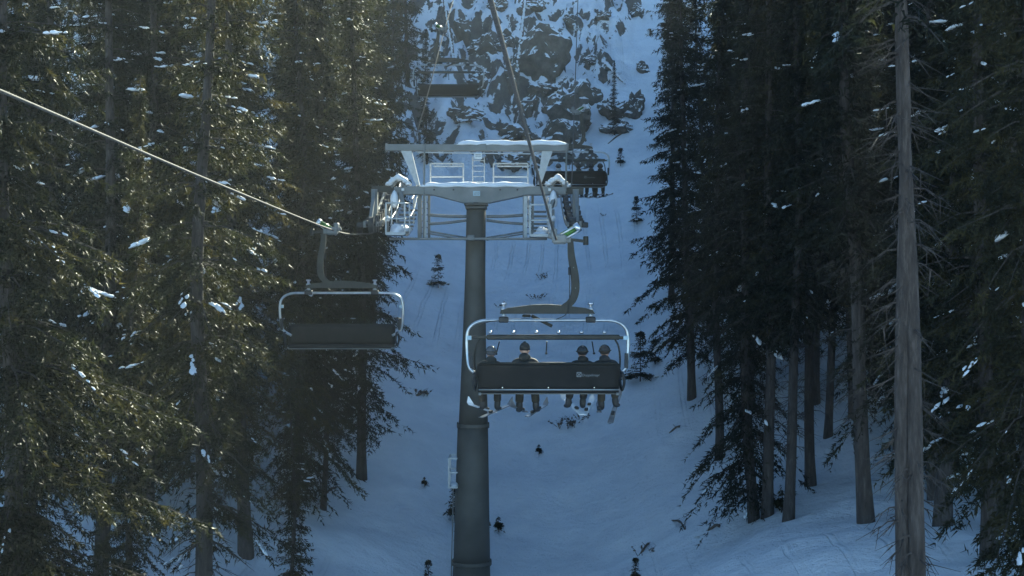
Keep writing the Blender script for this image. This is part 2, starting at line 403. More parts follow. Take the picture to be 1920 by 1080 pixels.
    for i in pick:
        if L[i] < .5: continue
        s0 = rng.uniform(.45, .92); n_ = rng.integers(1, 6)
        big = rng.uniform(.4, 1)**1.6
        for m_ in range(n_):
            sv = min(s0 + .06*m_, 1.02); p = pt(np.array([i]), np.array([sv]))[0]; p2 = pt(np.array([i]), np.array([min(sv+.05, 1.05)]))[0]
            d = Vector(p2-p).normalized(); w = Vector((0,0,1)).cross(d).normalized(); u = d.cross(w)
            sz = big*rng.uniform(.3, 1.0)
            sb.blob(Vector(p)+Vector((rng.uniform(-.08,.08), rng.uniform(-.08,.08), .03)), (.2*sz, .1*sz, .06*sz), int(rng.integers(1e6)), .2, Matrix((d, w, u)).transposed(), 6, 9)
    sm = bpy.data.meshes.new('snow'); sm.from_pydata(sb.v, [], sb.f); sm.materials.append(M['snow'])
    sm.polygons.foreach_set('use_smooth', [True]*len(sm.polygons)); sm.update()
    return crown, me, sm, len(V)
KIND = {}
def kind(key, **kw):
    KIND[key] = spruce(**kw)
kind('near1', seed=1, H=27, R=2.9, c0=.10, nb=820, leaf=(.125,.030), step=.028, snow=150, r0=.22, dead=30, droop=1.1, thin=1.05)
kind('near2', seed=2, H=25, R=2.6, c0=.16, nb=700, leaf=(.125,.030), step=.028, snow=150, r0=.22, lean=.35, dead=50, droop=1.15, cover=60)
kind('mid1', seed=3, H=26, R=2.5, c0=.08, nb=680, leaf=(.16,.042), step=.042, snow=120, r0=.19)
kind('mid2', seed=4, H=24, R=2.3, c0=.16, nb=580, leaf=(.16,.042), step=.042, snow=100, r0=.18, lean=-.3)
kind('mid3', seed=5, H=22, R=2.1, c0=.24, nb=460, leaf=(.19,.055), step=.055, snow=40, r0=.17, dead=60)
kind('tall', seed=8, H=27, R=2.4, c0=.24, nb=460, leaf=(.19,.055), step=.055, snow=40, r0=.19, dead=110)
kind('bare', seed=6, H=26, R=2.0, c0=.5, nb=170, leaf=(.15,.045), step=.045, snow=30, r0=.145, dead=100, dl=.6, cover=40)
kind('skirt', seed=12, H=25, R=2.3, c0=.03, nb=660, leaf=(.16,.042), step=.042, snow=80, r0=.18, dead=30, droop=1.35)
kind('slim', seed=7, H=20, R=2.0, c0=.05, nb=460, leaf=(.2,.062), step=.06, snow=90, r0=.16, cover=110)
kind('slim2', seed=9, H=17, R=1.8, c0=.03, nb=380, leaf=(.2,.062), step=.06, snow=70, r0=.15, power=.85, cover=110)
SAP = {}
for k_, sd, hh_, rr_ in (('s1', 21, 2.6, .75), ('s2', 22, 1.6, .5), ('s3', 23, .9, .32)):
    SAP[k_] = spruce(seed=sd, H=hh_, R=rr_, c0=.06, nb=int(70+hh_*45), leaf=(.1,.035), step=.03, snow=4, r0=.03, power=.9, dead=0, droop=.6, cover=0)
def plant(data, name, loc, label, cat, group=None, rz=0, sc=1.0, tilt=0, snow=True):
    t = empty(name, loc, rz); t.scale = (sc,)*3; t.rotation_euler = (tilt, 0, rz)
    tag(t, label, cat, group)
    for nm, me in zip(('trunk', 'crown', 'snow'), (data[1], data[0], data[2])):
        if nm == 'snow' and (not snow or len(me.vertices) == 0): continue
        o = bpy.data.objects.new(nm, me); C.objects.link(o); o.parent = t
    return t

def tree(k, px, D, label, group=None, rz=None, sc=1.0, tilt=0, name='spruce_tree'):
    x = (px-960)/F*D
    return plant(KIND[k], name, (x, D, gz(x, D)-.15), label, 'tree', group, rz if rz is not None else (px*1.7+D) % 6.28, sc, tilt or .025*math.sin(px*3.3+D))

# prominent left trees
tree('skirt', 250, 36, 'snow-laden low spruce between the bare trunk and the leaning trunk at lower left', rz=3, sc=.6)
tree('skirt', 60, 36, 'shaded low spruce in front of the bare trunk at lower left', rz=5, sc=.62)
tree('near1', 8, 27, 'sunlit spruce at the far left edge with dense golden green boughs', rz=1)
tree('near2', 183, 38, 'spruce with a straight bare brown trunk near the left edge of the forest', rz=2.0)
tree('near2', 372, 34, 'large leaning spruce whose thick trunk crosses behind the descending cable', rz=0.3, sc=1.06)
tree('near1', 285, 46, 'full snow-flecked spruce between the two bare trunks on the left', rz=4)
tree('near1', 455, 45, 'dark bushy spruce just left of the empty chair', rz=5)
tree('skirt', 560, 49, 'dark spruce standing directly behind the empty chair', rz=.4)
tree('mid1', 672, 54, 'spruce at the edge of the snow with boughs reaching out beside the tower', rz=2.2, sc=.98)
tree('skirt', 100, 46, 'shaded spruce behind the sunlit one at the left edge', rz=.9)
tree('mid2', 602, 50, 'thin spruce with low ragged boughs above the snow at lower left', rz=3, sc=.62)
tree('slim2', 545, 40, 'small spruce with brownish boughs at the bottom left of the slope', rz=3, sc=.5)
tree('mid3', 705, 70, 'narrow spruce behind the left catwalk of the tower', rz=1, sc=.8)
tree('slim', 740, 88, 'dark spire-like spruce left of the distant empty chair', rz=2, sc=1.1)
tree('slim2', 800, 97, 'ragged spruce below the distant empty chair against the cliff', rz=.2, sc=.55)
tree('slim', 690, 96, 'tall dark spruce on the left rim of the rocky face', rz=5, sc=1.15)
# prominent right trees
tree('mid1', 1291, 60, 'spruce with a bare lower trunk nearest the small saplings on the right', rz=1.1, sc=.95)
tree('mid3', 1344, 53, 'slender spruce with a bare leaning trunk standing on the open snow', rz=2.1, sc=1.0)
tree('skirt', 1405, 44.6, 'spruce in the trunk cluster whose drooping boughs hang close to the snow', rz=3.0, sc=.95)
tree('tall', 1432, 44, 'second trunk of the clustered spruces on the right slope', rz=.8, sc=.95)
tree('tall', 1482, 42, 'thin dark spruce trunk right of the clustered pair', rz=1.9, sc=.85)
tree('tall', 1511, 46, 'dark spruce with a curved trunk base between thin trunks on the right', rz=.2, sc=.9)
tree('mid3', 1549, 51, 'thin far spruce trunk in the gap of snow beneath the right forest', rz=4.4, sc=.9)
tree('tall', 1613, 38, 'stout spruce trunk rising behind the snow mound on the right', rz=5.5, sc=1.1)
tree('bare', 1699, 22.0, 'bare pale trunk, left one of the foreground pair on the right', rz=.5, sc=1.0)
tree('bare', 1728, 22.3, 'bare pale trunk, right one of the foreground pair on the right', rz=3.6, sc=1.06)
tree('skirt', 1912, 29, 'dark spruce with bare drooping lower twigs at the right edge', rz=3.9, sc=.95)
tree('mid1', 1842, 32, 'low-skirted dark spruce between the pale pair and the right edge', rz=1)
tree('near1', 1785, 36, 'dense dark spruce behind the foreground pair of trunks', rz=2.3)
tree('slim', 1262, 74, 'spruce with ragged boughs jutting over the snow at the right forest edge', rz=1.3, sc=1.05)
tree('slim2', 1262, 100, 'spruce farther up the right edge of the snow chute', rz=1.3, sc=.95)
tree('slim2', 1190, 124, 'sparse small spruce near the top of the rocky face', rz=2.3, sc=.45)
tree('slim2', 1152, 103, 'small spruce among rocks behind the occupied far chair', rz=.3, sc=.33)

tree('skirt', 590, 58, 'tall spruce added as a sun block directly behind the one in back of the empty chair', sc=1.1)  # this spruce and the next are added to keep sun off the front row
tree('mid1', 648, 63, 'spruce added as a sun block between the forest edge and the tower, farther back', sc=1.08)
tree('slim', 688, 72, 'dark spruce left of the tower head and farther up the slope', sc=1.15)
tree('slim', 718, 102, 'black spruce left of the rocky face beside the narrow spire', sc=1.1)
tree('slim2', 768, 106, 'shorter black spruce close to the rope grip of the distant chair', sc=1.05)
tree('slim', 655, 108, 'tall black spruce beyond the left forest edge near the top of the picture', sc=1.15)
def fill(n, seed, pxr, Dr, kinds, label, group, keep, mind=2.4, scr=(.85,1.1)):
    rr = random.Random(seed); done = 0; tries = 0
    while done < n and tries < 4000:
        tries += 1
        D = rr.uniform(*Dr); px = rr.uniform(*pxr); x = (px-960)/F*D
        if not keep(px, D, x): continue
        if any((x-a)**2+(D-b)**2 < mind**2 for a, b in placed): continue
        placed.append((x, D)); done += 1
        tree(rr.choice(kinds), px, D, label, group, rz=rr.uniform(0, 6.28), sc=rr.uniform(*scr))
placed = [((px-960)/F*D, D) for px, D in ((8,27),(183,38),(372,34),(285,46),(455,45),(560,49),(655,54),(100,46),(1291,60),(1344,53),(1418,44),(1482,42),(1511,46),(1549,51),(1613,38),(1713,22),(1900,27),(1790,33),(1262,74),(705,70),(740,88),(690,96),(1262,100))]
fill(20, 1, (-120, 620), (48, 66), ['mid1','skirt','mid2'], 'spruce deep in the left forest behind the front row of trees', 'spruces deep in the left forest', lambda px, D, x: px < 640)
fill(22, 2, (-60, 690), (66, 112), ['slim','mid3','slim'], 'distant spruce high in the dark left forest', 'distant spruces of the left forest', lambda px, D, x: px < 560 or px > 615)
fill(30, 3, (1400, 2060), (34, 60), ['skirt','tall','mid2','mid1'], 'spruce standing in the dark right forest behind the foreground trunks', 'spruces inside the right forest', lambda px, D, x: not (px < 1560 and D < 52) and not(px < 1700 and D < 46))
fill(56, 4, (1290, 2020), (60, 112), ['slim','mid1','skirt','slim'], 'distant spruce in the upper right forest above the snow chute', 'distant spruces of the right forest', lambda px, D, x: px > 1300 + (112-D)*.3)
#fill(8, 5, (-600, -100), (24, 60), ['mid1','mid2'], 'spruce beyond the left edge of the forest view', 'spruces beyond the left edge', lambda px, D, x: True)

# saplings and shrubs on the snow
for k_, px, py, sc, lb_ in (('s1',1195,718,1.0,'lone sapling beside the right end of the occupied chair'),
        ('s2',1223,688,.9,'small sapling right of the larger one near the forest edge'),
        ('s1',1193,420,.75,'snow-flecked sapling alone in the upper snow chute'),
        ('s1',818,540,.8,'bushy sapling on the slope left of the mast'),
        ('s2',847,980,1.0,'sapling close to the left side of the mast under the ladder cage'),
        ('s3',935,996,.9,'tiny sapling just right of the lower mast'),
        ('s3',912,992,.7,'tiny sapling touching the right edge of the lower mast'),
        ('s3',1008,852,.7,'tiny sapling below the riders on open snow'),
        ('s2',1160,312,.9,'sapling at the foot of the rocks above the chute'),
        ('s3',793,912,.6,'tiny sapling on the snow left of the ladder cage'),
        ('s2',800,1096,.6,'sapling cut off by the bottom edge left of the mast'),
        ('s2',1188,1092,.55,'sapling cut off by the bottom edge right of the mast'),
        ('s3',1458,965,1.2,'tiny sapling between trunk bases of the right forest')):
    p = G(px, py); plant(SAP[k_], 'sapling', p-Vector((0,0,.05)), lb_, 'sapling', 'saplings on the snow slope', px*.7, sc*(.75 if k_ == 's3' else 1))

p = Vector((5.85, 20.6, gz(5.85, 20.6)-.05)); plant(SAP['s1'], 'sapling', p, 'dark young spruce at the foot of the pale trunk pair', 'sapling', 'saplings on the snow slope', 1, 1.35)
p = Vector((6.5, 21.0, gz(6.5, 21.0)-.05)); plant(SAP['s2'], 'sapling', p, 'low bushy young spruce right of the pale trunk pair', 'sapling', 'saplings on the snow slope', 2, 2.0)
def bare_shrub(px, py, n, size, seed, label):
    p = G(px, py); rr = random.Random(seed); mb = MB()
    for i in range(n):
        a = rr.uniform(0, 2*PI); l = size*rr.uniform(.5, 1); d = Vector((math.cos(a)*.9, math.sin(a)*.9, rr.uniform(.7, 2.2))).normalized()
        q = Vector((rr.uniform(-.6,.6)*size, rr.uniform(-.3,.3)*size, -.05)); e = q+d*l*.6; f = e+(d+Vector((rr.uniform(-.5,.5),rr.uniform(-.5,.5),-.1)))*l*.35
        mb.tube([q, e, f], [.014, .009, .004], 4)
        for k in range(5):
            u = q.lerp(f, rr.uniform(.35, .95)); mb.tube([u, u+Vector((rr.uniform(-1,1), rr.uniform(-1,1), rr.uniform(-.2,1)))*l*.28], [.007,.003], 3)
            if k < 3: mb.blob(u+Vector((0,0,.01)), (.04*size+.02, .03*size+.02, .035*size), rr.randrange(999), .3, None, 4, 6, 1)
    o = mb.build('shrub', M['deadwood'], loc=p); tag(o, label, 'shrub', 'bare shrubs poking out of the snow')
for i, (px, py, n, sz, lb_) in enumerate(((1060,802,16,.75,'bare bush below the riders\' skis right of the mast'),(1092,785,8,.4,'smaller bare shrub just right of the bush below the skis'),
        (940,577,8,.45,'bare shrub right of the mast above the yoke beam'),(1020,523,9,.6,'bare shrub at the top of the twig row under the grip'),
        (1006,560,9,.6,'bare shrub at the lower end of the twig row under the grip'),(1210,1040,9,.5,'bare curling shrub near the bottom right of the snow slope'),
        (787,742,10,.6,'bare brush by the forest edge left of the riders'),(1135,405,5,.35,'sparse twigs between far chair and chute sapling'),
        (1140,160,14,.8,'leafless bush high among the rocks'),(1010,300,12,.8,'leafless bush at the foot of the cliff above the crossarm'))):
    bare_shrub(px, py, n, sz, 50+i, lb_)
def stick(px, py, dx, dz, r, label, snow=False, name='fallen_branch'):
    p = G(px, py); q = G(px+dx, py+dz); mb = MB()
    m = p.lerp(q, .5)+Vector((.05, 0, .12)); p = p-Vector((0,0,.03)); q = q+Vector((0,0,.05))
    mb.tube(crom([p, m, q], 5), r, 6)
    for f_, a_ in ((.3, (.12,.05,.05)), (.6, (-.08,.04,.09)), (.8, (.1,.0,.03))): mb.tube([p.lerp(q, f_)+Vector((0,0,.08)), p.lerp(q, f_)+Vector((0,0,.08))+Vector(a_)*1.3], [r*.4, r*.15], 4)
    o = mb.build(name, M['deadwood'], smooth=True); tag(o, label, 'branch', 'branches lying on the snow')
for a in ((1260,975,24,20,.035,'thin branch lying on open snow right of the mast foot'),(1328,995,22,-3,.05,'short dark stick near the trunk cluster'),(1200,1040,16,-18,.04,'curved branch near the bottom of the slope'),
          (1255,812,20,-8,.04,'weathered stick on the snow between mast and right trees'),(600,935,30,-18,.04,'stick beside the small spruce at the lower left'),(780,742,22,-1,.06,'dark branch jutting from the left forest edge'),
          (1140,270,26,-18,.05,'fallen branch at the foot of the snow chute')): stick(*a)
def dead_tree(p0, p1, r, label):
    t = empty('dead_tree', p0); tag(t, label, 'dead tree'); v = p1-p0; mb = MB(); rr = random.Random(int(r*1e4))
    mb.tube([Vector((0,0,-.3)), v*.3+Vector((.1,0,.05)), v*.7+Vector((-.06,0,0)), v], [r*1.2, r, r*.7, r*.3], 8)
    for i in range(14):
        b = v*rr.uniform(.2,.95); d = Vector((rr.uniform(-1,1), rr.uniform(-.6,.4), rr.uniform(-.3,.5)))
        mb.tube([b, b+d*rr.uniform(.3,.9)], [r*.22, r*.06], 4)
    mb.build('trunk', M['deadwood'], t, True)
    sb = MB(); 
    for i in range(26):
        f = i/26; sb.blob(v*f+Vector((rr.uniform(-.03,.03), -r*.7, r*.5)), (r*1.0*(1-f*.6), r*.8, max(.22*v.length/10, r)), i, .2, None, 5, 8, 1)
    sb.build('snow', M['snow'], t, True)
dead_tree(G(968, 150), G(968, 150)+Vector((.9, .8, 8.0)), .17, 'snow-plastered dead trunk leaning on the rocky face above the crossarm')
dead_tree(G(850, 118), G(850, 118)+Vector((-.9, .6, 6.0)), .12, 'dead trunk behind the distant empty chair')
dead_tree(G(1137, 122), G(1172, 168)+Vector((0, 0, .4)), .12, 'fallen snow-lined log lying aslant between rocks')

# rocks on the steep face
def rock_mesh(seed, w, d, h):
    import bmesh
    rr = random.Random(seed); bm = bmesh.new(); bmesh.ops.create_icosphere(bm, subdivisions=4, radius=1)
    planes = []
    for i in range(13):
        n = Vector((rr.gauss(0,1), rr.gauss(0,1), rr.gauss(0,.8))).normalized(); planes.append((n, rr.uniform(.5, .82)))
    from mathutils import noise
    for v in bm.verts:
        c = v.co.copy()
        for n, k in planes:
            q = c.dot(n)
            if q > k: c -= n*(q-k)*.93
        c += v.co*noise.fractal(v.co*2.3+Vector((seed,0,0)), 1, 2, 5)*.26
        c.z += .08*math.sin(c.x*5+seed)
        v.co = Vector((c.x*w, c.y*d, c.z*h))
    me = bpy.data.meshes.new('rock'); bm.to_mesh(me); bm.free(); me.materials.append(M['rock'])
    return me
ROCKS = [(1022,108,46,44,'largest dark boulder high on the face right of the near cable'),(1062,205,42,46,'tall rock mass under the thin right cable'),
 (992,205,26,24,'square grey block left of the tall rock mass'),(905,85,26,20,'dark rock just left of the near cable'),(945,80,20,18,'rock directly behind the near cable at the top'),
 (1065,50,12,13,'small round rock above the largest boulder'),(1110,180,20,18,'angular rock right of the thin right cable'),(1150,210,26,18,'broken rocks right of the tall rock mass'),
 (1190,205,20,26,'ledge of rock beside the snow chute'),(1205,130,13,12,'isolated dark rock near the right tree edge'),(1130,40,16,8,'flat ledge at the top right of the face'),
 (1110,115,22,10,'low ledge below the flat ledge'),(970,255,30,16,'brown rock just above the tower crossarm'),(1060,262,34,30,'rock behind the right end of the upper beam'),
 (900,160,24,20,'rock behind the distant empty chair'),(870,215,30,14,'rocky rib left of the crossarm top'),(960,160,20,30,'slab below the largest boulder'),
 (1165,240,30,16,'lowest rocks at the top of the snow chute'),(860,60,18,22,'rock beside the grip of the distant empty chair'),(1020,170,24,14,'ledge between boulder and rock mass'),
 (1000,10,22,10,'rock at the very top beside the dead trunk'),(930,10,20,12,'rock at the top edge left of the dead trunk'),(985,300,40,26,'rock seen through the tower railings'),(1100,300,22,24,'rock behind the occupied far chair'),
 (1195,20,12,10,'small dark rock at the top right'),(820,110,14,16,'rock at the left rim of the face'),(1090,235,18,16,'rock wedge right of the tall mass')]
for i, (px, py, w, h, lb_) in enumerate(ROCKS):
    p = G(px, py+h*.6); s = p.y/F
    me = rock_mesh(i+3, w*s*1.3, w*s*.95, h*s*1.4)
    o = bpy.data.objects.new('rock', me); C.objects.link(o); o.location = p+Vector((0, .3*w*s, h*s*.5)); o.rotation_euler = (0, 0, 0)
    tag(o, lb_, 'rock', 'dark rocks on the steep snowy face')

# ------------------------------------------------------------------ ropes
def rope_z(D): return float(np.interp(D, RD, RZ))
def ropes():
    def rx(D): return -.70+.0556*D
    pr = [(-14,3.35),(0,2.52),(10,2.0),(20,1.42),(28.7,.98),(35,1.25),(42.5,1.62),(44.5,1.72),(46.5,2.0),(48.5,2.55),(50,3.05),(59,7.3),(70,12.6),(85,20.2),(110,33.5)]
    pl = [(-14,3.4),(0,2.85),(10,2.48),(16.4,2.27),(25,1.93),(37.7,1.52),(42.5,1.62),(44.5,1.74),(46.5,2.05),(48.5,2.6),(50,3.1),(58,7.4),(66,12.0),(76,17.3),(90,25),(110,36)]
    for prof, off, lb_ in ((pr, 0, 'dark haul rope running from above the viewer to the occupied chair and up the hill'), (pl, -6.1, 'shiny haul rope running down past the tower to the upper left')):
        D = [p[0] for p in prof]; mb = MB()
        pts = crom([Vector((rx(d)+off, d, z)) for d, z in prof], 8)
        mb.tube(pts, .021, 10); o = mb.build('haul_rope', M['rope'], smooth=True); tag(o, lb_, 'cable', 'haul ropes of the chairlift')
    return pr, pl
PR, PL = ropes()

# ------------------------------------------------------------------ chairs
def text_mesh(txt, size, name, mat, parent, loc, rot):
    cu = bpy.data.curves.new(name, 'FONT'); cu.body = txt; cu.size = size; cu.extrude = .003; cu.align_x = 'LEFT'
    o = bpy.data.objects.new('tmp', cu); C.objects.link(o)
    dg = bpy.context.evaluated_depsgraph_get(); me = bpy.data.meshes.new_from_object(o.evaluated_get(dg))
    bpy.data.objects.remove(o); me.materials.clear(); me.materials.append(mat)
    r = bpy.data.objects.new(name, me); C.objects.link(r); r.parent = parent; r.location = loc; r.rotation_euler = rot; return r
S = .0108
def c(px, py, y=0): return Vector(((px-1046)*S, y, (447-py)*S))      # chair plane, metres from its grip
def make_chair():
    root = empty('chairlift_chair')
    # hanger: gently bent box arm sweeping down into the yoke
    mb = MB(); path = crom([c(1072,448), c(1074,480), c(1080,515), c(1081,545), c(1073,566), c(1052,580)], 5)
    for i in range(len(path)-1):
        pass
    n = len(path); vs = []; fs = []
    for i, p in enumerate(path):
        t = (path[min(i+1,n-1)]-path[max(i-1,0)]).normalized(); x = Vector((-t.z, 0, t.x)); w = .055+.028*math.sin(PI*i/(n-1))
        for a, b in ((-w,-.06),(w,-.06),(w,.06),(-w,.06)): vs.append(p+x*a+Vector((0,b,0)))
    for i in range(n-1):
        for j in range(4): fs.append((i*4+j, i*4+(j+1)%4, i*4+4+(j+1)%4, i*4+4+j))
    fs += [(3,2,1,0), tuple(n*4-4+j for j in range(4))]; mb.add(vs, fs)
    hg = mb.build('hanger', M['dark'], root)
    b = MB()
    for k in (8, 14):
        b = MB(); b.tube([path[k]+Vector((0,-.085,0)), path[k]+Vector((0,-.055,0))], .012, 8); b.build('bolt', M['galv'], hg)
    # grip
    g = MB(); g.box(c(1052,448), (.3,.3,.2), None, .04); g.box(c(1041,438), (.13,.26,.22), None, .03); g.tube([c(1030,441,-.02), c(1046,446,-.02)], [.05,.07], 8)
    g.box(c(1062,449), (.25,.14,.14), None, .02)
    gr = g.build('grip', M['galv'], root)
    h = MB(); h.tube([c(1056,443,-.05), c(1082,428,-.05)], .075, 14); h.build('spring_housing', M['green'], gr, True)
    h = MB(); h.tube([c(1081,429,-.05), c(1089,424,-.05)], .1, 14); h.tube([c(1054,440,-.12), c(1080,425,-.12)], .02, 8); h.tube([c(1062,448,-.11), c(1088,432,-.11)], .02, 8); h.build('spring_cap', M['chrome'], gr, True)
    h = MB(); h.bar(c(1072,449), c(1100,452), .07, .06); h.tube([c(1101,444), c(1101,459)], .055, 12); h.box(c(1101,444), (.1,.12,.03), None, .01); h.build('roller_arm', M['dark'], gr)
    # yoke beam
    mb = MB(); xz = [(940,588),(942,581),(955,577),(1000,571),(1030,570),(1060,572),(1100,577),(1114,581),(1118,588)]
    mb.prism([(c(x,z).x, c(x,z).z) for x, z in xz], -.09, .09)
    yk = mb.build('yoke_beam', M['dark'], root)
    for px in (947, 1110):
        d = MB(); d.tube([c(px,590), c(px,571)], .035, 10); d.tube([c(px,571), c(px,567)], .062, 10); d.tube([c(px,581), c(px,577)], .062, 10); d.tube([c(px,593), c(px,590)], .06, 10)
        d.build('damper', M['chrome'], yk, True)
        d = MB(); d.box(c(px,599), (.2,.16,.12), None, .02); d.build('clamp', M['black'], root)
    # frame loop
    mb = MB(); L = [c(905,705,-.1), c(884,690,-.08), c(879,664,-.02), c(878,632,0), c(884,613), c(903,602), c(940,600), c(1030,600)]
    L2 = [Vector((2*c(1029,0).x-p.x, p.y, p.z)) for p in L[::-1]]
    mb.tube(crom(L+L2[1:], 6), .034, 10)
    fr = mb.build('frame', M['tube'], root, True)
    for px in (882, 1176):
        d = MB(); d.box(c(px,633,-.01), (.1,.06,.085), None, .008); d.build('joint_plate', M['plate'], fr)
        d = MB(); d.bar(c(px+(3 if px < 1000 else 1),662,-.02), c(px+(6 if px < 1000 else 0),690,-.07), .07, .09); d.build('grip_sleeve', M['black'], fr)
    # raised restraint bar with bolts and stems
    mb = MB(); mb.box(c(1040,632,.05), (250*S,.07,.105), None, .02); mb.box(c(898,632,.04), (40*S,.05,.05), None, .01); mb.box(c(1168,633,.04), (16*S,.05,.06), None, .01)
    rb_ = mb.build('restraint_bar', M['dark'], root)
    for px in (922,965,1008,1050,1093,1136):
        d = MB(); d.tube([c(px,626,.05), c(px,622.5,.05)], .03, 10); d.blob(c(px,622.5,.05), (.045,.045,.032), 1, 0, None, 8, 12, 1); d.build('bolt', M['chrome'], rb_, True)
    for a, b_ in (((939,640),(933,664)), ((1028,640),(1027,663)), ((1113,640),(1117,663))):
        d = MB(); d.tube([c(*a,.05), c(*b_,.1)], .014, 6); d.blob(c(*b_,.1), (.025,.025,.03), 1, 0); d.build('stem', M['black'], rb_)
    for sx in (0, 1):
        pts = [c(1155,634,.05), c(1163,650,.08), c(1166,675,.1), c(1164,700,.05)]
        if sx == 0: pts = [Vector((2*c(1029,0).x-p.x, p.y, p.z)) for p in pts]
        d = MB(); d.tube(crom(pts, 4), .02, 8); d.build('side_stem', M['dark'], rb_, True)
    # back rest
    mb = MB()
    x0, x1 = c(899,0).x, c(1162,0).x; zt, zb = c(0,680).z, c(0,727).z; nx, nz = 24, 6; vs = []; fs = []
    for lay in (0, 1):
        for j in range(nz+1):
            for i in range(nx+1):
                u = i/nx; v = j/nz; x = x0+(x1-x0)*u; z = zb+(zt-zb)*v
                y = -.34-.07*v+.05*abs(2*u-1)**4*1.6+.03*math.sin(v*PI) + (.05 if lay else 0)
                vs.append((x, y, z))
    st = (nx+1)*(nz+1)
    for j in range(nz):
        for i in range(nx):
            a = j*(nx+1)+i; fs.append((a, a+1, a+nx+2, a+nx+1)); fs.append((a+st, a+nx+1+st, a+nx+2+st, a+1+st))
    for i in range(nx):
        fs.append((i, i+st, i+1+st, i+1)); a = nz*(nx+1)+i; fs.append((a, a+1, a+1+st, a+st))
    for j in range(nz):
        a = j*(nx+1); fs.append((a, a+nx+1, a+nx+1+st, a+st)); a += nx; fs.append((a, a+st, a+nx+1+st, a+nx+1))
    mb.add(vs, fs)
    br = mb.build('backrest', M['panel'], root, True)
    d = MB(); d.tube([Vector((x0+.05,-.41,zt+.015)), Vector((x1-.05,-.41,zt+.015))], .022, 8); d.build('top_rail', M['dark'], br, True)
    d = MB(); d.tube([Vector((x0+.02,-.36,zb-.01)), Vector((x1-.02,-.36,zb-.01))], .014, 8); d.build('bottom_rail', M['tube'], br, True)
    for px in (945, 1030, 1115):
        d = MB(); d.tube([c(px,724,-.385), c(px,724,-.35)], .012, 8); d.build('bolt', M['chrome'], br)
    # writing on the back
    q = c(1094,700); lg = text_mesh('Doppelmayr', .07, 'lettering', M['ink'], br, (q.x-.02, -.402, q.z-.03), (PI/2-.08, 0, 0))
    d = MB(); w = .085; ox, oz = q.x-.08, q.z+.005
    for a, b_ in (((-1,-1),(1,-1)),((1,-1),(1,1)),((1,1),(-1,1)),((-1,1),(-1,-1)),((-.75,-.75),(.75,.75)),((-.75,.75),(.75,-.75))):
        d.bar((ox+a[0]*w/2, -.405, oz+a[1]*w/2), (ox+b_[0]*w/2, -.405, oz+b_[1]*w/2), .012, .006, Vector((0,1,0)), 0)
    d.build('emblem', M['ink'], br)
    # seat
    mb = MB(); mb.box(c(1030,731,-.08), (262*S,.5,.09), None, .035); mb.build('seat', M['panel'], root)
    mb = MB(); mb.box(c(1030,735.5,-.12), (258*S,.1,.05), None, .01); mb.box(c(1030,735.5,.08), (258*S,.06,.05), None, .01)
    for px in (903, 1158): mb.bar(c(px,736,-.38), c(px,733,.16), .05, .05)
    sf = mb.build('seat_frame', M['galv'], root)
    for sgn, px in ((-1, 893), (1, 1168)):
        mb = MB(); mb.tube(crom([c(px,700,-.36), c(px+sgn*3,715,-.3), c(px,730,-.15), c(px-sgn*2,715,.1), c(px,700,.15), c(px,697,-.1), c(px,700,-.36)], 4), .028, 8)
        mb.build('armrest', M['black'], root, True)
    # slack signal cable along the hanger
    mb = MB(); mb.tube(crom([c(1070,500,-.1), c(1070,545,-.12), c(1069,575,-.12), c(1062,590,-.14), c(1045,598,-.1)], 5), .009, 6); mb.tube(crom([c(940,600,-.05), c(915,604,-.05), c(900,612,-.05)], 4), .009, 6)
    mb.box(c(1070,508,-.08), (.05,.05,.16), None, .01)
    mb.build('signal_cable', M['black'], root, True)
    # footrest pole under the yoke
    mb = MB(); mb.bar(c(1000,592,.1), c(1038,612,.3), .05, .06); mb.box(c(990,592,.08), (.18,.08,.06), None, .02); mb.build('lock_lever', M['dark'], root)
    return root
chair = make_chair()
tag(chair, 'six-seat chairlift chair carrying four riders in front of the mast', 'chairlift chair', 'chairs hanging on the lift')
chair.location = (.9, 28.8, 1.0)
def cp_chair(pos, rz, label, drop=()):
    o = copy_tree(chair); o.location = pos; o.rotation_euler = (0,0,rz); tag(o, label, 'chairlift chair', 'chairs hanging on the lift')
    for ch in list(o.children):
        if ch.name.split('.')[0] in drop:
            for g in list(ch.children): bpy.data.objects.remove(g)
            bpy.data.objects.remove(ch)
    return o
ch2 = cp_chair((-6.8+.0556*37.7, 37.7, 1.52), PI, 'empty chair hanging in front of the dark left forest', ('restraint_bar','lock_lever'))
for o_ in ch2.children:
    if o_.name.startswith('backrest'):
        for g_ in list(o_.children):
            if g_.name.split('.')[0] in ('lettering','emblem'): bpy.data.objects.remove(g_)
ch3 = cp_chair((-6.8+.0556*66, 66, 12.0), PI, 'distant empty chair high up before the rocky face', ())
for o_ in ch3.children:
    if o_.name.startswith('backrest'):
        for g_ in list(o_.children):
            if g_.name.split('.')[0] in ('lettering','emblem'): bpy.data.objects.remove(g_)
ch4 = cp_chair((-.7+.0556*59, 59, 7.3), 0, 'farther occupied chair behind the right end of the tower', ())

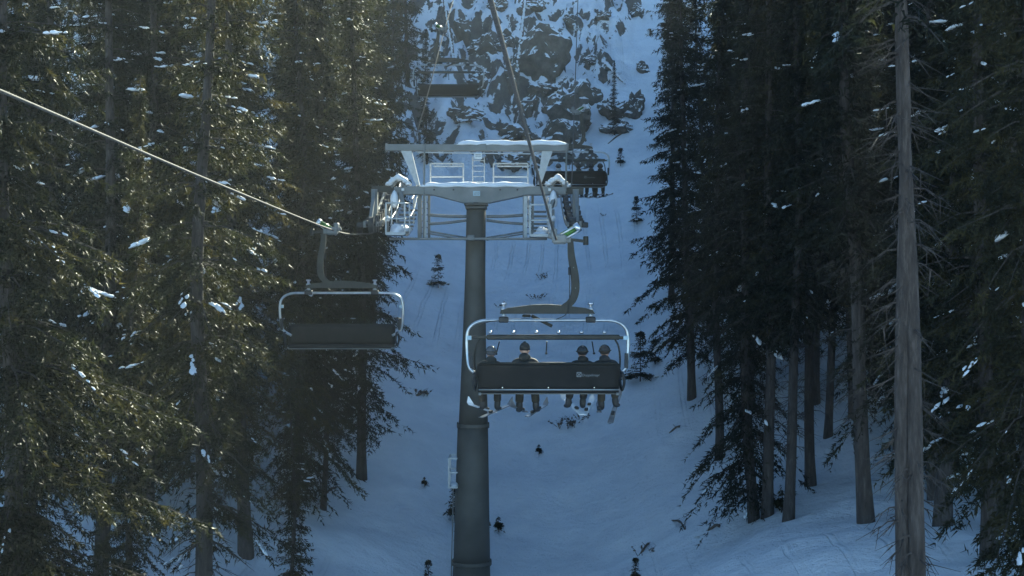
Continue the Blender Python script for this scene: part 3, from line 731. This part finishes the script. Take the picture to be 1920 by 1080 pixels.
# ------------------------------------------------------------------ people
def skin(verts, edges, radii, name, mat, parent, sub=1):
    me = bpy.data.meshes.new(name); me.from_pydata([tuple(v) for v in verts], edges, []); o = bpy.data.objects.new('tmp', me); C.objects.link(o)
    sk = o.modifiers.new('s', 'SKIN'); 
    for i, r in enumerate(radii):
        r = r if isinstance(r, tuple) else (r, r); me.skin_vertices[0].data[i].radius = r
    me.skin_vertices[0].data[0].use_root = True
    sb = o.modifiers.new('u', 'SUBSURF'); sb.levels = sub; sb.render_levels = sub
    dg = bpy.context.evaluated_depsgraph_get(); m2 = bpy.data.meshes.new_from_object(o.evaluated_get(dg)); bpy.data.objects.remove(o)
    m2.materials.clear(); m2.materials.append(mat); m2.polygons.foreach_set('use_smooth', [True]*len(m2.polygons))
    m2.name = name; r = bpy.data.objects.new(name, m2); C.objects.link(r); r.parent = parent; return r
SKINM = mat_var('skin', (.42,.25,.18), (.5,.31,.23), 12, .55)
def person(pos, label, jc, tc, hc, hat, legs, tilt=0, sc=1.0, lean=0):
    """seated figure, facing +Y; legs = ((knee dx, ankle dx, ankle dz), ...) left then right"""
    root = empty('person', pos, tilt); root.rotation_euler = (0, lean, tilt); root.scale = (sc,)*3; tag(root, label, 'person')
    def figure(scale, part):
        V = [(0,0,.10),(0,-.03,.28),(0,-.05,.42),(0,-.04,.53),(0,-.02,.60),(0,.0,.68),(0,.01,.78)]
        Rr = [(.15,.12),(.135,.10),(.155,.10),(.10,.075),(.052,.052),(.075,.085),(.068,.08)]
        E = [(0,1),(1,2),(2,3),(3,4),(4,5),(5,6)]
        for sgn, lg in ((-1, legs[0]), (1, legs[1])):
            kd, ad, az, ty = lg; b = len(V)
            V += [(sgn*.10,.03,.08),(sgn*kd,.40,.10),((sgn*kd+ad)/2,.44,-.12),(ad,.47,az),(ad+sgn*.03,.60,az-.05)]
            Rr += [(.09,.09),(.072,.072),(.065,.065),(.05,.05),(.045,.035)]
            E += [(0,b),(b,b+1),(b+1,b+2),(b+2,b+3),(b+3,b+4)]
        for sgn in (-1, 1):
            b = len(V)
            V += [(sgn*.19,-.04,.49),(sgn*.25,.02,.25),(sgn*.17,.25,.2),(sgn*.16,.30,.2)]
            Rr += [(.068,.068),(.05,.05),(.036,.036),(.04,.022)]
            E += [(3,b),(b,b+1),(b+1,b+2),(b+2,b+3)]
            for k in range(4):
                f = len(V); x = sgn*(.13+.022*k); l = (.07,.085,.08,.062)[k]
                V += [(x,.33,.205),(x,.33+l*.6,.2),(x,.33+l,.175)]; Rr += [.01,.009,.008]; E += [(b+3,f),(f,f+1),(f+1,f+2)]
            f = len(V); V += [(sgn*.12,.30,.215),(sgn*.10,.34,.21)]; Rr += [.011,.009]; E += [(b+3,f),(f,f+1)]
        return V, E, Rr
    V, E, Rr = figure(1, None)
    body = skin(V, E, Rr, 'body', SKINM, root, 1)
    # head shape with face, uphill side
    mb = MB(); mb.blob((0,.01,.745), (.076,.092,.115), 3, .0, None, 12, 16, 1); mb.blob((0,.108,.735), (.014,.022,.024), 1, 0, None, 6, 8, 1)
    for sx in (-1, 1): mb.blob((sx*.078,.0,.735), (.012,.024,.032), 1, 0, None, 6, 8, 1)
    mb.blob((0,.09,.69), (.028,.012,.008), 1, 0, None, 6, 8, 1)
    mb.build('head', SKINM, root, True)
    mb = MB(); mb.tube([(-.075,.03,.76),(-.05,.1,.76),(0,.115,.757),(.05,.1,.76),(.075,.03,.76)], .028, 8); mb.build('goggles', M['black'], root, True)
    # jacket
    jv = [(0,-.01,.14),(0,-.03,.28),(0,-.05,.42),(0,-.04,.53),(0,-.025,.62)]; jr = [(.2,.15),(.18,.135),(.21,.14),(.18,.12),(.1,.1)]; je = [(0,1),(1,2),(2,3),(3,4)]
    for sgn in (-1, 1):
        b = len(jv); jv += [(sgn*.2,-.04,.51),(sgn*.265,.02,.25),(sgn*.175,.24,.2)]; jr += [(.092,.09),(.07,.07),(.05,.05)]; je += [(3,b),(b,b+1),(b+1,b+2)]
    skin(jv, je, jr, 'jacket', jc, root, 2)
    tv = [(0,.0,.09)]; tr_ = [(.19,.13)]; te = []
    for sgn, lg in ((-1, legs[0]), (1, legs[1])):
        kd, ad, az, ty = lg; b = len(tv); tv += [(sgn*.11,.05,.08),(sgn*kd,.40,.095),((sgn*kd+ad)/2,.44,-.12),(ad,.47,az+.04)]; tr_ += [(.11,.1),(.095,.095),(.088,.088),(.085,.085)]; te += [(0,b),(b,b+1),(b+1,b+2),(b+2,b+3)]
    skin(tv, te, tr_, 'trousers', tc, root, 2)
    for sgn, lg in ((-1, legs[0]), (1, legs[1])):
        kd, ad, az, ty = lg
        skin([(ad,.46,az+.12),(ad,.465,az-.0),(ad,.47,az-.07),(ad+.03*sgn,.60,az-.09),(ad+.04*sgn,.68,az-.1)], [(0,1),(1,2),(2,3),(3,4)], [(.07,.07),(.075,.075),(.065,.06),(.055,.045),(.045,.035)], 'boot', M['black'], root, 2)
        mb = MB()
        mb.tube([(sgn*.16,.27,.2),(sgn*.16,.34,.2)], [.05,.048], 8); mb.build('glove', M['black'], root, True)
    if hat == 'helmet':
        mb = MB(); mb.blob((0,-.0,.785), (.115,.135,.125), 5, .0, None, 12, 20, .75); mb.build('helmet', hc, root, True)
        mb = MB(); mb.tube(crom([(-.118,.05,.78),(-.1,-.085,.785),(0,-.138,.79),(.1,-.085,.785),(.118,.05,.78)], 5), .014, 6); mb.build('goggle_strap', M['dark'], root, True)
    else:
        mb = MB(); mb.blob((0,0,.79), (.1,.115,.115), 5, .02, None, 12, 20, .6); mb.tube([(0,0,.885),(0,0,.915)], [.03,.02], 8); mb.build('beanie', hc, root, True)
    # hood folded behind the neck
    mb = MB(); mb.blob((0,-.1,.61), (.12,.08,.085), 4, .08, None, 8, 14, 1); mb.build('hood', jc, root, True)
    return root
seatz = 1.0 + c(0,729).z
Jk = [cloth('olive grey jacket', (.018,.019,.016)), cloth('black jacket', (.02,.02,.018)), cloth('dark brown jacket', (.014,.012,.009)), cloth('charcoal jacket', (.017,.017,.018))]
Tk = [cloth('taupe ski trousers', (.018,.016,.013)), cloth('khaki ski trousers', (.022,.019,.012)), cloth('black ski trousers', (.014,.013,.012)), cloth('brown ski trousers', (.03,.025,.016))]
Hk = [mat_var('grey helmet shell', (.07,.075,.08), (.1,.1,.11), 5, .25), cloth('dark beanie', (.02,.018,.016)), mat_var('black helmet shell', (.02,.02,.02), (.03,.03,.03), 5, .18), mat_var('brown helmet shell', (.04,.03,.025), (.06,.05,.04), 5, .16)]
def pxs(px): return .9 + (px-1046)*S
riders = [(920, 'leftmost rider of the near chair with a grey helmet and splayed skis', 'helmet', ((.12,-.07,-.35,0),(.22,.24,-.34,0))),
          (988, 'rider in a dark beanie sitting second from the left on the near chair', 'beanie', ((.13,-.15,-.35,0),(.15,.17,-.35,0))),
          (1092, 'rider in a black helmet sitting alone right of the gap on the near chair', 'helmet', ((.15,-.19,-.30,0),(.13,.11,-.30,0))),
          (1140, 'rightmost rider of the near chair in a brown shiny helmet', 'helmet', ((.15,-.19,-.33,0),(.11,.10,-.28,0)))]
for i, (px, lb_, hat, lg) in enumerate(riders):
    person((pxs(px), 28.8-.12, seatz), lb_, Jk[i], Tk[i], Hk[i], hat, lg, (.12,-.06,.1,-.18)[i], (.97,1.06,.98,1.0)[i], (.05,-.02,.03,-.06)[i])
# skis (each one a thing, clamped to a dangling boot)
def ski(a, b, w, mat, label, board=False):
    a, b = Vector(a), Vector(b); t = empty('ski' , a.lerp(b, .5)); tag(t, label, 'ski', 'skis on the riders'' feet'); o0 = a.lerp(b, .5)
    d = (b-a); L = d.length; y = d.normalized(); x = y.cross(Vector((0,0,1))).normalized(); z = x.cross(y)
    R = Matrix((x, y, z)).transposed(); vs = []; fs = []; n = 16
    for i in range(n+1):
        u = i/n; ww = w/2*(1.15-.35*math.sin(PI*u))*(min(1, (u*14)**.5, ((1-u)*14)**.5) if 0 < u < 1 else .15)
        up = .14*max(0, (u-.86)/.14)**2 + .03*max(0, (.06-u)/.06)
        for sx, zz in ((-1, 0), (1, 0), (1, .014), (-1, .014)): vs.append(R @ Vector((sx*ww, (u-.5)*L, up+zz)))
    for i in range(n):
        for j in range(4): fs.append((i*4+j, i*4+(j+1)%4, i*4+4+(j+1)%4, i*4+4+j))
    fs += [(3,2,1,0), tuple(n*4+j for j in range(4))]
    mb = MB(); mb.add(vs, fs); mb.build('blade', mat, t)
    mb = MB(); mb.box(R @ Vector((0, -.2, .04)), (.07,.09,.05), R, .01); mb.box(R @ Vector((0, .12, .035)), (.07,.08,.045), R, .01); mb.build('binding', M['black'], t)
skw = mat_var('pale ski top', (.72,.74,.76), (.85,.86,.88), 6, .3); skd = mat_var('dark ski top', (.05,.05,.05), (.25,.25,.26), 3, .3)
def K(px, py, y=0):
    py += 4
    return Vector(((px-960)/F*(28.8+.45), 28.8+.45+y, (540-py)/F*(28.8+.45)))
for a in ((K(930,776,.55), K(878,750,-.45), .13, skw, 'pale ski under the left boot of the leftmost rider'),
          (K(899,777,-.5), K(962,757,.55), .11, skd, 'dark ski with a pale tip under the right boot of the leftmost rider'),
          (K(988,774,.5), K(958,755,-.3), .11, skd, 'ski under the left boot of the beanie rider'),
          (K(985,776,-.45), K(1028,757,.5), .11, skd, 'ski under the right boot of the beanie rider'),
          (K(1092,772,-.5), K(1054,742,.45), .12, skw, 'white ski under the left boot of the rider right of the gap'),
          (K(1092,773,-.45), K(1114,748,.5), .11, skw, 'white ski under the right boot of the rider right of the gap'),
          (K(1120,766,-.6), K(1126,762,.7), .1, skd, 'ski seen end-on under the left boot of the rightmost rider'),
          (K(1141,790,-.35), K(1166,733,.5), .12, skd, 'long dark ski hanging steeply under the rightmost rider')):
    ski(*a)
# far occupied chair: three riders
sz4 = 7.3 + c(0,729).z; x4 = -.7+.0556*59
for px, lb_, i in ((985, 'rider in pale grey jacket at the left of the far occupied chair', 0), (1062, 'middle rider of the far occupied chair', 1), (1110, 'dark rider right of the middle one on the far occupied chair', 2), (1145, 'rider at the right end of the far occupied chair', 3)):
    person((x4+(px-1046)*S, 59-.12, sz4), lb_, [cloth('pale grey jacket', (.3,.32,.34)), Jk[1], Jk[3], Jk[0]][i], Tk[(i+2)%4], Hk[i], 'helmet', ((.14,-.15,-.34,0),(.14,.15,-.32,0)))
    o = x4+(px-1046)*S
    ski((o-.45, 59.0, sz4-.52), (o+.35, 60.0, sz4-.42), .11, skd, 'left ski of the ' + lb_.replace('in pale grey jacket ',''))
    ski((o+.55, 59.0, sz4-.35), (o-.15, 60.0, sz4-.5), .11, skd, 'right ski of the ' + lb_.replace('in pale grey jacket ',''))

# ------------------------------------------------------------------ lift tower
TD = 46.0
def t(px, py, dy=0): return Vector(((px-960)/F*TD, TD+dy, (540-py)/F*TD))
s = TD/F
def tower():
    root = empty('lift_tower', (t(888,0).x, TD, gz(-1.2, TD))); tag(root, 'grey steel chairlift tower with crossarm and snow on its beams', 'lift tower')
    inv = Matrix.Translation(root.location).inverted()
    def add(mb, name, mat, parent=root, smooth=False):
        o = mb.build(name, mat, None, smooth); 
        off = root.location
        me = o.data
        me.transform(Matrix.Translation(-off)); o.parent = parent; return o
    zb = root.location.z-.5
    mb = MB(); top = t(893,380); sec = [(893,380,18),(891,520,19),(889,660,22.5),(887.5,797,27.5),(886.5,797.1,28.5),(885.5,930,31.5),(884.5,1054,34.5),(884.5,1054.1,35)]
    mb.tube([t(px,py) for px, py, r in sec[:4]], [r*s for *_, r in sec[:4]], 32)
    add(mb, 'upper_mast', M['mast'], smooth=True)
    mb = MB(); mb.tube([t(px,py) for px, py, r in sec[4:7]], [r*s for *_, r in sec[4:7]], 32); add(mb, 'middle_mast', M['mast'], smooth=True)
    p = t(884.5,1055); mb = MB(); mb.tube([p, Vector((p.x-.05, TD, zb))], [34.5*s, 38*s], 32); add(mb, 'lower_mast', M['mast'], smooth=True)
    for (px, py, r) in ((887,797,28.5),(884.5,1054,35.5)):
        mb = MB(); q = t(px,py); mb.tube([q-Vector((0,0,.05)), q+Vector((0,0,.05))], (r+2)*s, 32)
        for k in range(24):
            a = 2*PI*k/24; b = q+Vector((math.cos(a)*(r+1)*s, math.sin(a)*(r+1)*s, 0)); mb.tube([b-Vector((0,0,.09)), b+Vector((0,0,.09))], .016, 6)
        add(mb, 'flange', M['mast'])
    mb = MB(); q = t(893,384); mb.box(q, (44*s, .9, .06), None, .01); mb.box(q-Vector((0,0,.1)), (40*s,.8,.08), None, .01); add(mb, 'head_plate', M['mast'])
    # crossarm: deep in the middle
    mb = MB(); O = [(786,350),(1000,350),(1060,352),(1060,365),(988,366),(918,381),(870,381),(812,366),(740,364),(740,352)]
    mb.prism([(t(a,b).x, t(a,b).z) for a, b in O[::-1]], TD-.3, TD+.3); ca = add(mb, 'crossarm', M['galv'])
    mb = MB(); mb.bar(t(697,354), t(742,355), .18, .2); mb.bar(t(1058,357), t(1094,359), .2, .22); add(mb, 'rope_guide_beam', M['dark'])
    for px in (815, 851, 938, 970):
        mb = MB(); mb.tube([t(px,357,-.3), t(px,357,-.33)], .03, 8); add(mb, 'bolt', M['dark'], ca)
    mb = MB(); mb.box(t(894,364,-.33), (13*s,.03,9*s), None, .005); sg = add(mb, 'number_sign', M['plate'])
    mb = MB()
    for a, b in (((890,362),(894,362)),((894,362),(894,364)),((894,364),(890,364)),((890,364),(890,366)),((896,362),(898.5,362)),((898.5,362),(898.5,366)),((896,366),(898.5,366)),((896,362),(896,366)),((890,366),(894,366))):
        mb.bar(t(a[0],a[1],-.352), t(b[0],b[1],-.352), .012, .006, Vector((0,1,0)), 0)
    add(mb, 'digits', M['ink'], sg)
    # snow on the crossarm
    def snowbar(x0, x1, y, hgt, dep, seed, yoff=0):
        vs = []; fs = []; n = 40; mprof = [(-1,0),(-1.05,.35),(-.8,.8),(-.3,1.0),(.3,1),(.8,.8),(1.05,.35),(1,0)]; rr = random.Random(seed); ph = rr.uniform(0,6)
        for i in range(n+1):
            u = i/n; e = min(1, (u*12)**.5 if u > 0 else .05, ((1-u)*12)**.5 if u < 1 else .05)
            k = e*(1+.1*math.sin(u*17+ph)+.07*math.sin(u*41+ph*2)); X = t(x0+(x1-x0)*u, y)
            for a, b in mprof: vs.append(Vector((X.x, TD+yoff+a*dep/2*(1+.06*math.sin(u*23+a)), X.z+b*hgt*k - (.012*e*(1+math.sin(u*29+ph)) if abs(a) > .9 else 0))))
        m_ = len(mprof)
        for i in range(n):
            for j in range(m_-1): fs.append((i*m_+j, (i+1)*m_+j, (i+1)*m_+j+1, i*m_+j+1))
            fs.append((i*m_+m_-1, (i+1)*m_+m_-1, (i+1)*m_, i*m_))
        fs += [tuple(range(m_)), tuple(n*m_+j for j in range(m_-1,-1,-1))]
        q = MB(); q.add(vs, fs); return q
    add(snowbar(787, 1003, 351, .15, .66, 3), 'snow_cover', M['snow'], ca, True)
    # lifting frame above
    mb = MB(); mb.bar(t(723,277), t(1066,278), .34, 12*s, bev=.01); lf = add(mb, 'lifting_beam', M['galv'])
    for px in (725, 1064):
        mb = MB(); mb.box(t(px,277,0), (.05,.44,15*s), None, .005); add(mb, 'end_plate', M['galv'], lf)
    mb = MB(); mb.box(t(897,277,-.18), (30*s,.04,13*s), None, .006); add(mb, 'beam_plate', M['galv'], lf)
    add(snowbar(856, 1066, 272, .14, .4, 8), 'snow_cover', M['snow'], lf, True)
    for A, B, w in (((762,283),(784,348),1), ((1026,284),(1011,346),-1)):
        mb = MB(); a0, a1 = t(*A), t(*B); h = 10*s; g_ = 3.5*s
        vs = []
        for q, ww in ((a0, h), (a1, g_)):
            for sx, sy in ((-1,-1),(1,-1),(1,1),(-1,1)): vs.append(q+Vector((sx*ww, sy*.13, 0)))
        mb.add(vs, [(0,1,2,3),(7,6,5,4)]+[(j,(j+1)%4+0,(j+1)%4+4,j+4) for j in range(4)]); add(mb, 'strut', M['rail'])
    mb = MB(); mb.tube([t(783,287,-.25), t(1012,290,-.25)], .022, 8)
    add(mb, 'cable_conduit', M['rail'], lf)
    mb = MB(); mb.box(t(897,294,-.25), (15*s,.1,11*s), None, .01); lp = add(mb, 'junction_box', M['white'], lf)
    mb = MB()
    for y_ in (291.5, 294.5): mb.bar(t(892,y_,-.305), t(902,y_,-.305), .02, .006, Vector((0,1,0)), 0)
    add(mb, 'label', M['ink'], lp)
    # service platform railing on the crossarm
    for x0, x1 in ((806,868),(925,990)):
        mb = MB()
        for a, b in (((x0,345),(x0,305)),((x1,345),(x1,305)),((x0,305),(x1,305)),((x0,330),(x1,330)),((x0+6,310),(x1,310))): mb.bar(t(*a,.35), t(*b,.35), .045, .045)
        add(mb, 'railing', M['rail'])
    mb = MB()
    for px in (886, 908): mb.tube([t(px,292,.2), t(px,345,.2)], .02, 6)
    for k in range(5): mb.tube([t(886,300+k*10,.2), t(908,300+k*10,.2)], .014, 6)
    add(mb, 'access_ladder', M['rail'])
    # hanging side frames
    for x0, x1, d in ((787,803,-1),(984,999,1)):
        mb = MB(); mb.bar(t(x0,364), t(x0,446), .13, .16); mb.bar(t(x1,364,.4), t(x1,446,.4), .08, .1)
        for k in range(6): mb.bar(t(x0,378+k*12,.0), t(x1,378+k*12,.4), .03, .03)
        add(mb, 'side_post', M['galv'])
        mb = MB(); px_ = (797 if d < 0 else 985); mb.bar(t(px_,368,-.2), t(px_,446,-.2), .12, .05); add(mb, 'post_face', M['rail'])
    # bowed ties and bottom catwalk
    for y0, yb, r in ((403,406,.05),(420,413,.045),(434,446,.03),(438,450,.025)):
        mb = MB()
        for a, b in ((804,876),(912,985)):
            pts = [t(a, y0 if a < 900 else yb), t((a+b)/2, (y0+yb)/2+(1 if y0 < 430 else 0)), t(b, yb if a < 900 else y0)]
            mb.tube(crom(pts, 4), r, 8)
        add(mb, 'tie_bar', M['galv'], smooth=True)
    mb = MB(); mb.box(t(880,449,-.55), (290*s,.35,.07), None, .01)
    for k in range(60): mb.box(t(738+k*4.9,447.3,-.55), (.02,.34,.02))
    mb.box(t(884,447,-.55), (14*s,.42,10*s), None, .02)
    cw = add(mb, 'catwalk', M['galv'])
    # lateral catwalks along the sheave trains, rising with the rope
    def prof(y): return float(np.interp(y, [-3.6,-1.5,.5,2.5,4], [0,.05,.35,.95,1.6]))
    for side, xa, xb, nm in ((-1, 739, 772, 'left'), (1, 992, 1028, 'right')):
        mb = MB(); ys_ = [-3.0+ .5*i for i in range(13)]; z0 = t(0,450 if side > 0 else 447).z
        for i in range(12):
            a, b = ys_[i], ys_[i+1]; xm = (t(xa,0).x+t(xb,0).x)/2
            mb.box((xm, TD+(a+b)/2, z0+(prof(a)+prof(b))/2), (t(xb,0).x-t(xa,0).x, .46, .05))
        fl = add(mb, 'walkway', M['galv'])
        mb = MB()
        for xx in (xa, xb):
            for yy in (-3.0,-1,1,3): mb.bar(t(xx,0,0)*0+Vector((t(xx,0).x, TD+yy, z0+prof(yy))), Vector((t(xx,0).x, TD+yy, z0+prof(yy)+.95)), .045, .045)
            for hh in (.48, .95):
                for k in range(3): a, b = (-3.0,-1,1,3)[k:k+2]; mb.bar(Vector((t(xx,0).x, TD+a, z0+prof(a)+hh)), Vector((t(xx,0).x, TD+b, z0+prof(b)+hh)), .035, .035)
        for hh in (.48, .95): mb.bar(Vector((t(xa,0).x, TD-3, z0+prof(-3)+hh)), Vector((t(xb,0).x, TD-3, z0+prof(-3)+hh)), .045, .045)
        mb.bar(Vector((t(xa,0).x, TD-3, z0+.04)), Vector((t(xb,0).x, TD-3, z0+.04)), .06, .09)
        add(mb, 'guard_rail', M['rail'], fl)
        q = MB(); xm = (t(xa,0).x+t(xb,0).x)/2; q.blob((xm, TD-2.2, z0+.05), (.26,.7,.30 if side < 0 else .12), 4, .12, None, 8, 14, .1); q.blob((xm+.1, TD-.6, z0+.2), (.2,.6,.2), 6, .12, None, 8, 14, .1)
        add(q, 'snow_cover', M['snow'], fl, True)
        # sheave train
        rx = -.7+.0556*TD + (-6.1 if side < 0 else 0)
        tr = MB(); P_ = (PL if side < 0 else PR); RDv = [p[0] for p in P_]; RZv = [p[1] for p in P_]
        for k in range(5): 
            y0_, y1_ = 42.8+k*1.5, 44.3+k*1.5
            tr.bar((rx+side*.2, y0_, np.interp(y0_, RDv, RZv)+.28), (rx+side*.2, y1_, np.interp(y1_, RDv, RZv)+.28), .07, .2)
            tr.bar((rx-side*.16, y0_, np.interp(y0_, RDv, RZv)+.28), (rx-side*.16, y1_, np.interp(y1_, RDv, RZv)+.28), .04, .14)
        tr.bar((rx+side*.2, 46, t(0,355).z), (rx+side*.2, 46, np.interp(46, RDv, RZv)+.28), .2, .3)
        tr.bar((rx+side*.2, 44.5, np.interp(44.5, RDv, RZv)+.3), (rx+side*.2, 45.9, t(0,358).z), .1, .12)
        fr = add(tr, 'sheave_frame', M['galv'])
        for k in range(10):
            yy = 42.9+k*.75; zz = np.interp(yy, RDv, RZv)+.26
            w = MB(); w.tube([(rx-.05, yy, zz), (rx+.05, yy, zz)], .23, 20); w.tube([(rx-.16, yy, zz), (rx+.2, yy, zz)], .04, 8); w.tube([(rx-.075,yy,zz),(rx-.05,yy,zz)], .25, 20); w.tube([(rx+.05,yy,zz),(rx+.075,yy,zz)], .25, 20)
            # guide bracket outside each wheel
            w.box((rx+side*.34, yy, zz), (.2,.12,.16), None, .02)
            add(w, 'sheave', M['black'], fr)
        # snow-capped peaks and hook clumps at the arm ends
        px_ = 748 if side < 0 else 1046
        mb = MB(); mb.tube([t(px_-14,352,-.1), t(px_,336,-.1), t(px_+13,352,-.1)], .05, 6); mb.bar(t(px_-2,352,-.1), t(px_-2,370,-.1), .12, .12); bk = add(mb, 'bracket', M['galv'])
        q = MB()
        for u in range(9):
            f = u/8; X = t(px_-18+36*f, 346-12*math.sin(f*PI)+ (4 if side>0 else 0)*f, -.1); q.blob(X, (.12,.16,.08), u, .15, None, 6, 10, .6)
        q.blob(t(px_,335,-.1), (.14,.2,.14), 5, .1, None, 6, 10, .6)
        q.blob(t(742 if side < 0 else 1037, 375, -.5), (.13,.16,.26), 9, .08, None, 8, 12, 1)
        q.blob(t(731 if side < 0 else 1036, 412, -.8), (.07,.1,.1), 9, .08, None, 8, 12, 1)
        add(q, 'snow_cover', M['snow'], bk, True)
        mb = MB(); mb.tube([t(742 if side < 0 else 1037, 356, -.45), t(742 if side < 0 else 1037, 368, -.5)], .03, 6); mb.tube([t(731 if side<0 else 1036,395,-.8), t(731 if side<0 else 1036,440,-.8)], .04, 8); mb.bar(t(px_+5 if side < 0 else px_-4,362,-.4), t(760 if side < 0 else 1032,392,-.8), .12,.1); add(mb, 'lifting_hook', M['galv'], bk)
        mb = MB(); mb.box(t(757 if side < 0 else 1030,357,-.34), (5*s,.05,5*s), None, .01); add(mb, 'glint_patch', M['white'], bk)  # small white box standing in for a glint at the arm end
        # vertical lines from lifting beam
        mb = MB(); px_ = 797 if side < 0 else 1062
        mb.tube([t(px_,272,-.3), t(px_-2,450 if side < 0 else 360,-.3)], .03, 8); add(mb, 'guy_rod', M['galv'])
    # ladder cage and climbing ladder on the mast's left
    mb = MB(); L0 = -.95
    for a, b in (((844,853),(844,906)),((844,853),(860,853)),((844,879),(860,879)),((844,906),(860,906))):
        for dy in (L0, .0): mb.bar(t(*a,dy), t(*b,dy), .05, .05)
    for py in (853,879,906): mb.bar(t(844,py,L0), t(844,py,0), .05, .05)
    mb.box(t(852,907,L0/2), (16*s,.95,.04)); cg = add(mb, 'ladder_cage', M['rail'])
    q = MB(); q.blob(t(852,905,L0/2), (.14,.4,.08), 3, .1, None, 6, 10, .2); add(q, 'snow_cover', M['snow'], cg, True)
    mb = MB()
    for dx in (850, 855): mb.tube([t(dx,908,.1), Vector((t(dx-6,0).x, TD+.1, zb))], .022, 6)
    k = 0
    while t(0,912+k*17).z > zb: mb.tube([t(850,912+k*17,.1), t(855,912+k*17,.1)], .014, 6); k += 1
    add(mb, 'ladder', M['galv'])
tower()

# ------------------------------------------------------------------ air, its haze also standing in for lens glare
hz = MB(); hz.box((0, 120, 10), (1500, 1380, 90)); 
hm = bpy.data.materials.new('winter air and lens veil'); hm.use_nodes = True; nt = hm.node_tree
for n in list(nt.nodes):
    if n.type == 'BSDF_PRINCIPLED': nt.nodes.remove(n)
pv = N(nt, 'ShaderNodeVolumePrincipled'); pv.inputs['Color'].default_value = (.8,.87,.95,1); pv.inputs['Density'].default_value = .0003; pv.inputs['Anisotropy'].default_value = .3
nt.links.new(pv.outputs[0], nt.nodes['Material Output'].inputs['Volume'])
HAZE = True
if HAZE:
    ho = hz.build('haze', hm); tag(ho, kind='stuff')

w = bpy.data.worlds.new('World'); bpy.context.scene.world = w; w.use_nodes = True
sk = w.node_tree.nodes.new('ShaderNodeTexSky'); sk.sky_type = 'NISHITA'; sk.sun_disc = False
sk.sun_elevation = SUN_EL; sk.sun_rotation = SUN_AZ; sk.altitude = 2800; sk.air_density = 1.0; sk.dust_density = .3; sk.ozone_density = 3
w.node_tree.links.new(sk.outputs[0], w.node_tree.nodes['Background'].inputs[0]); w.node_tree.nodes['Background'].inputs[1].default_value = .1
sun = bpy.data.lights.new('sun', 'SUN'); sun.energy = 5.0; sun.angle = math.radians(.5); sun.color = (1,.9,.74)
so = bpy.data.objects.new('sun', sun); C.objects.link(so)
dv = Vector((math.sin(SUN_AZ)*math.cos(SUN_EL), math.cos(SUN_AZ)*math.cos(SUN_EL), math.sin(SUN_EL)))
so.rotation_euler = dv.to_track_quat('Z', 'Y').to_euler(); so.location = dv*100

cam = bpy.data.cameras.new('camera'); cam.lens = F/1920*36; cam.sensor_width = 36; cam.clip_end = 3000; cam.clip_start = .1
co = bpy.data.objects.new('camera', cam); C.objects.link(co); co.rotation_euler = (PI/2, 0, 0)
sc_ = bpy.context.scene; sc_.camera = co
sc_.render.engine = 'CYCLES'
sc_.view_settings.view_transform = 'Standard'; sc_.view_settings.look = 'None'; sc_.view_settings.gamma = 1; sc_.view_settings.exposure = 1.9
sc_.view_settings.use_white_balance = True; sc_.view_settings.white_balance_temperature = 6250; sc_.view_settings.white_balance_tint = -6
sc_.cycles.use_denoising = True; sc_.cycles.max_bounces = 6; sc_.cycles.transparent_max_bounces = 8; sc_.cycles.volume_bounces = 0; sc_.cycles.sample_clamp_indirect = 4
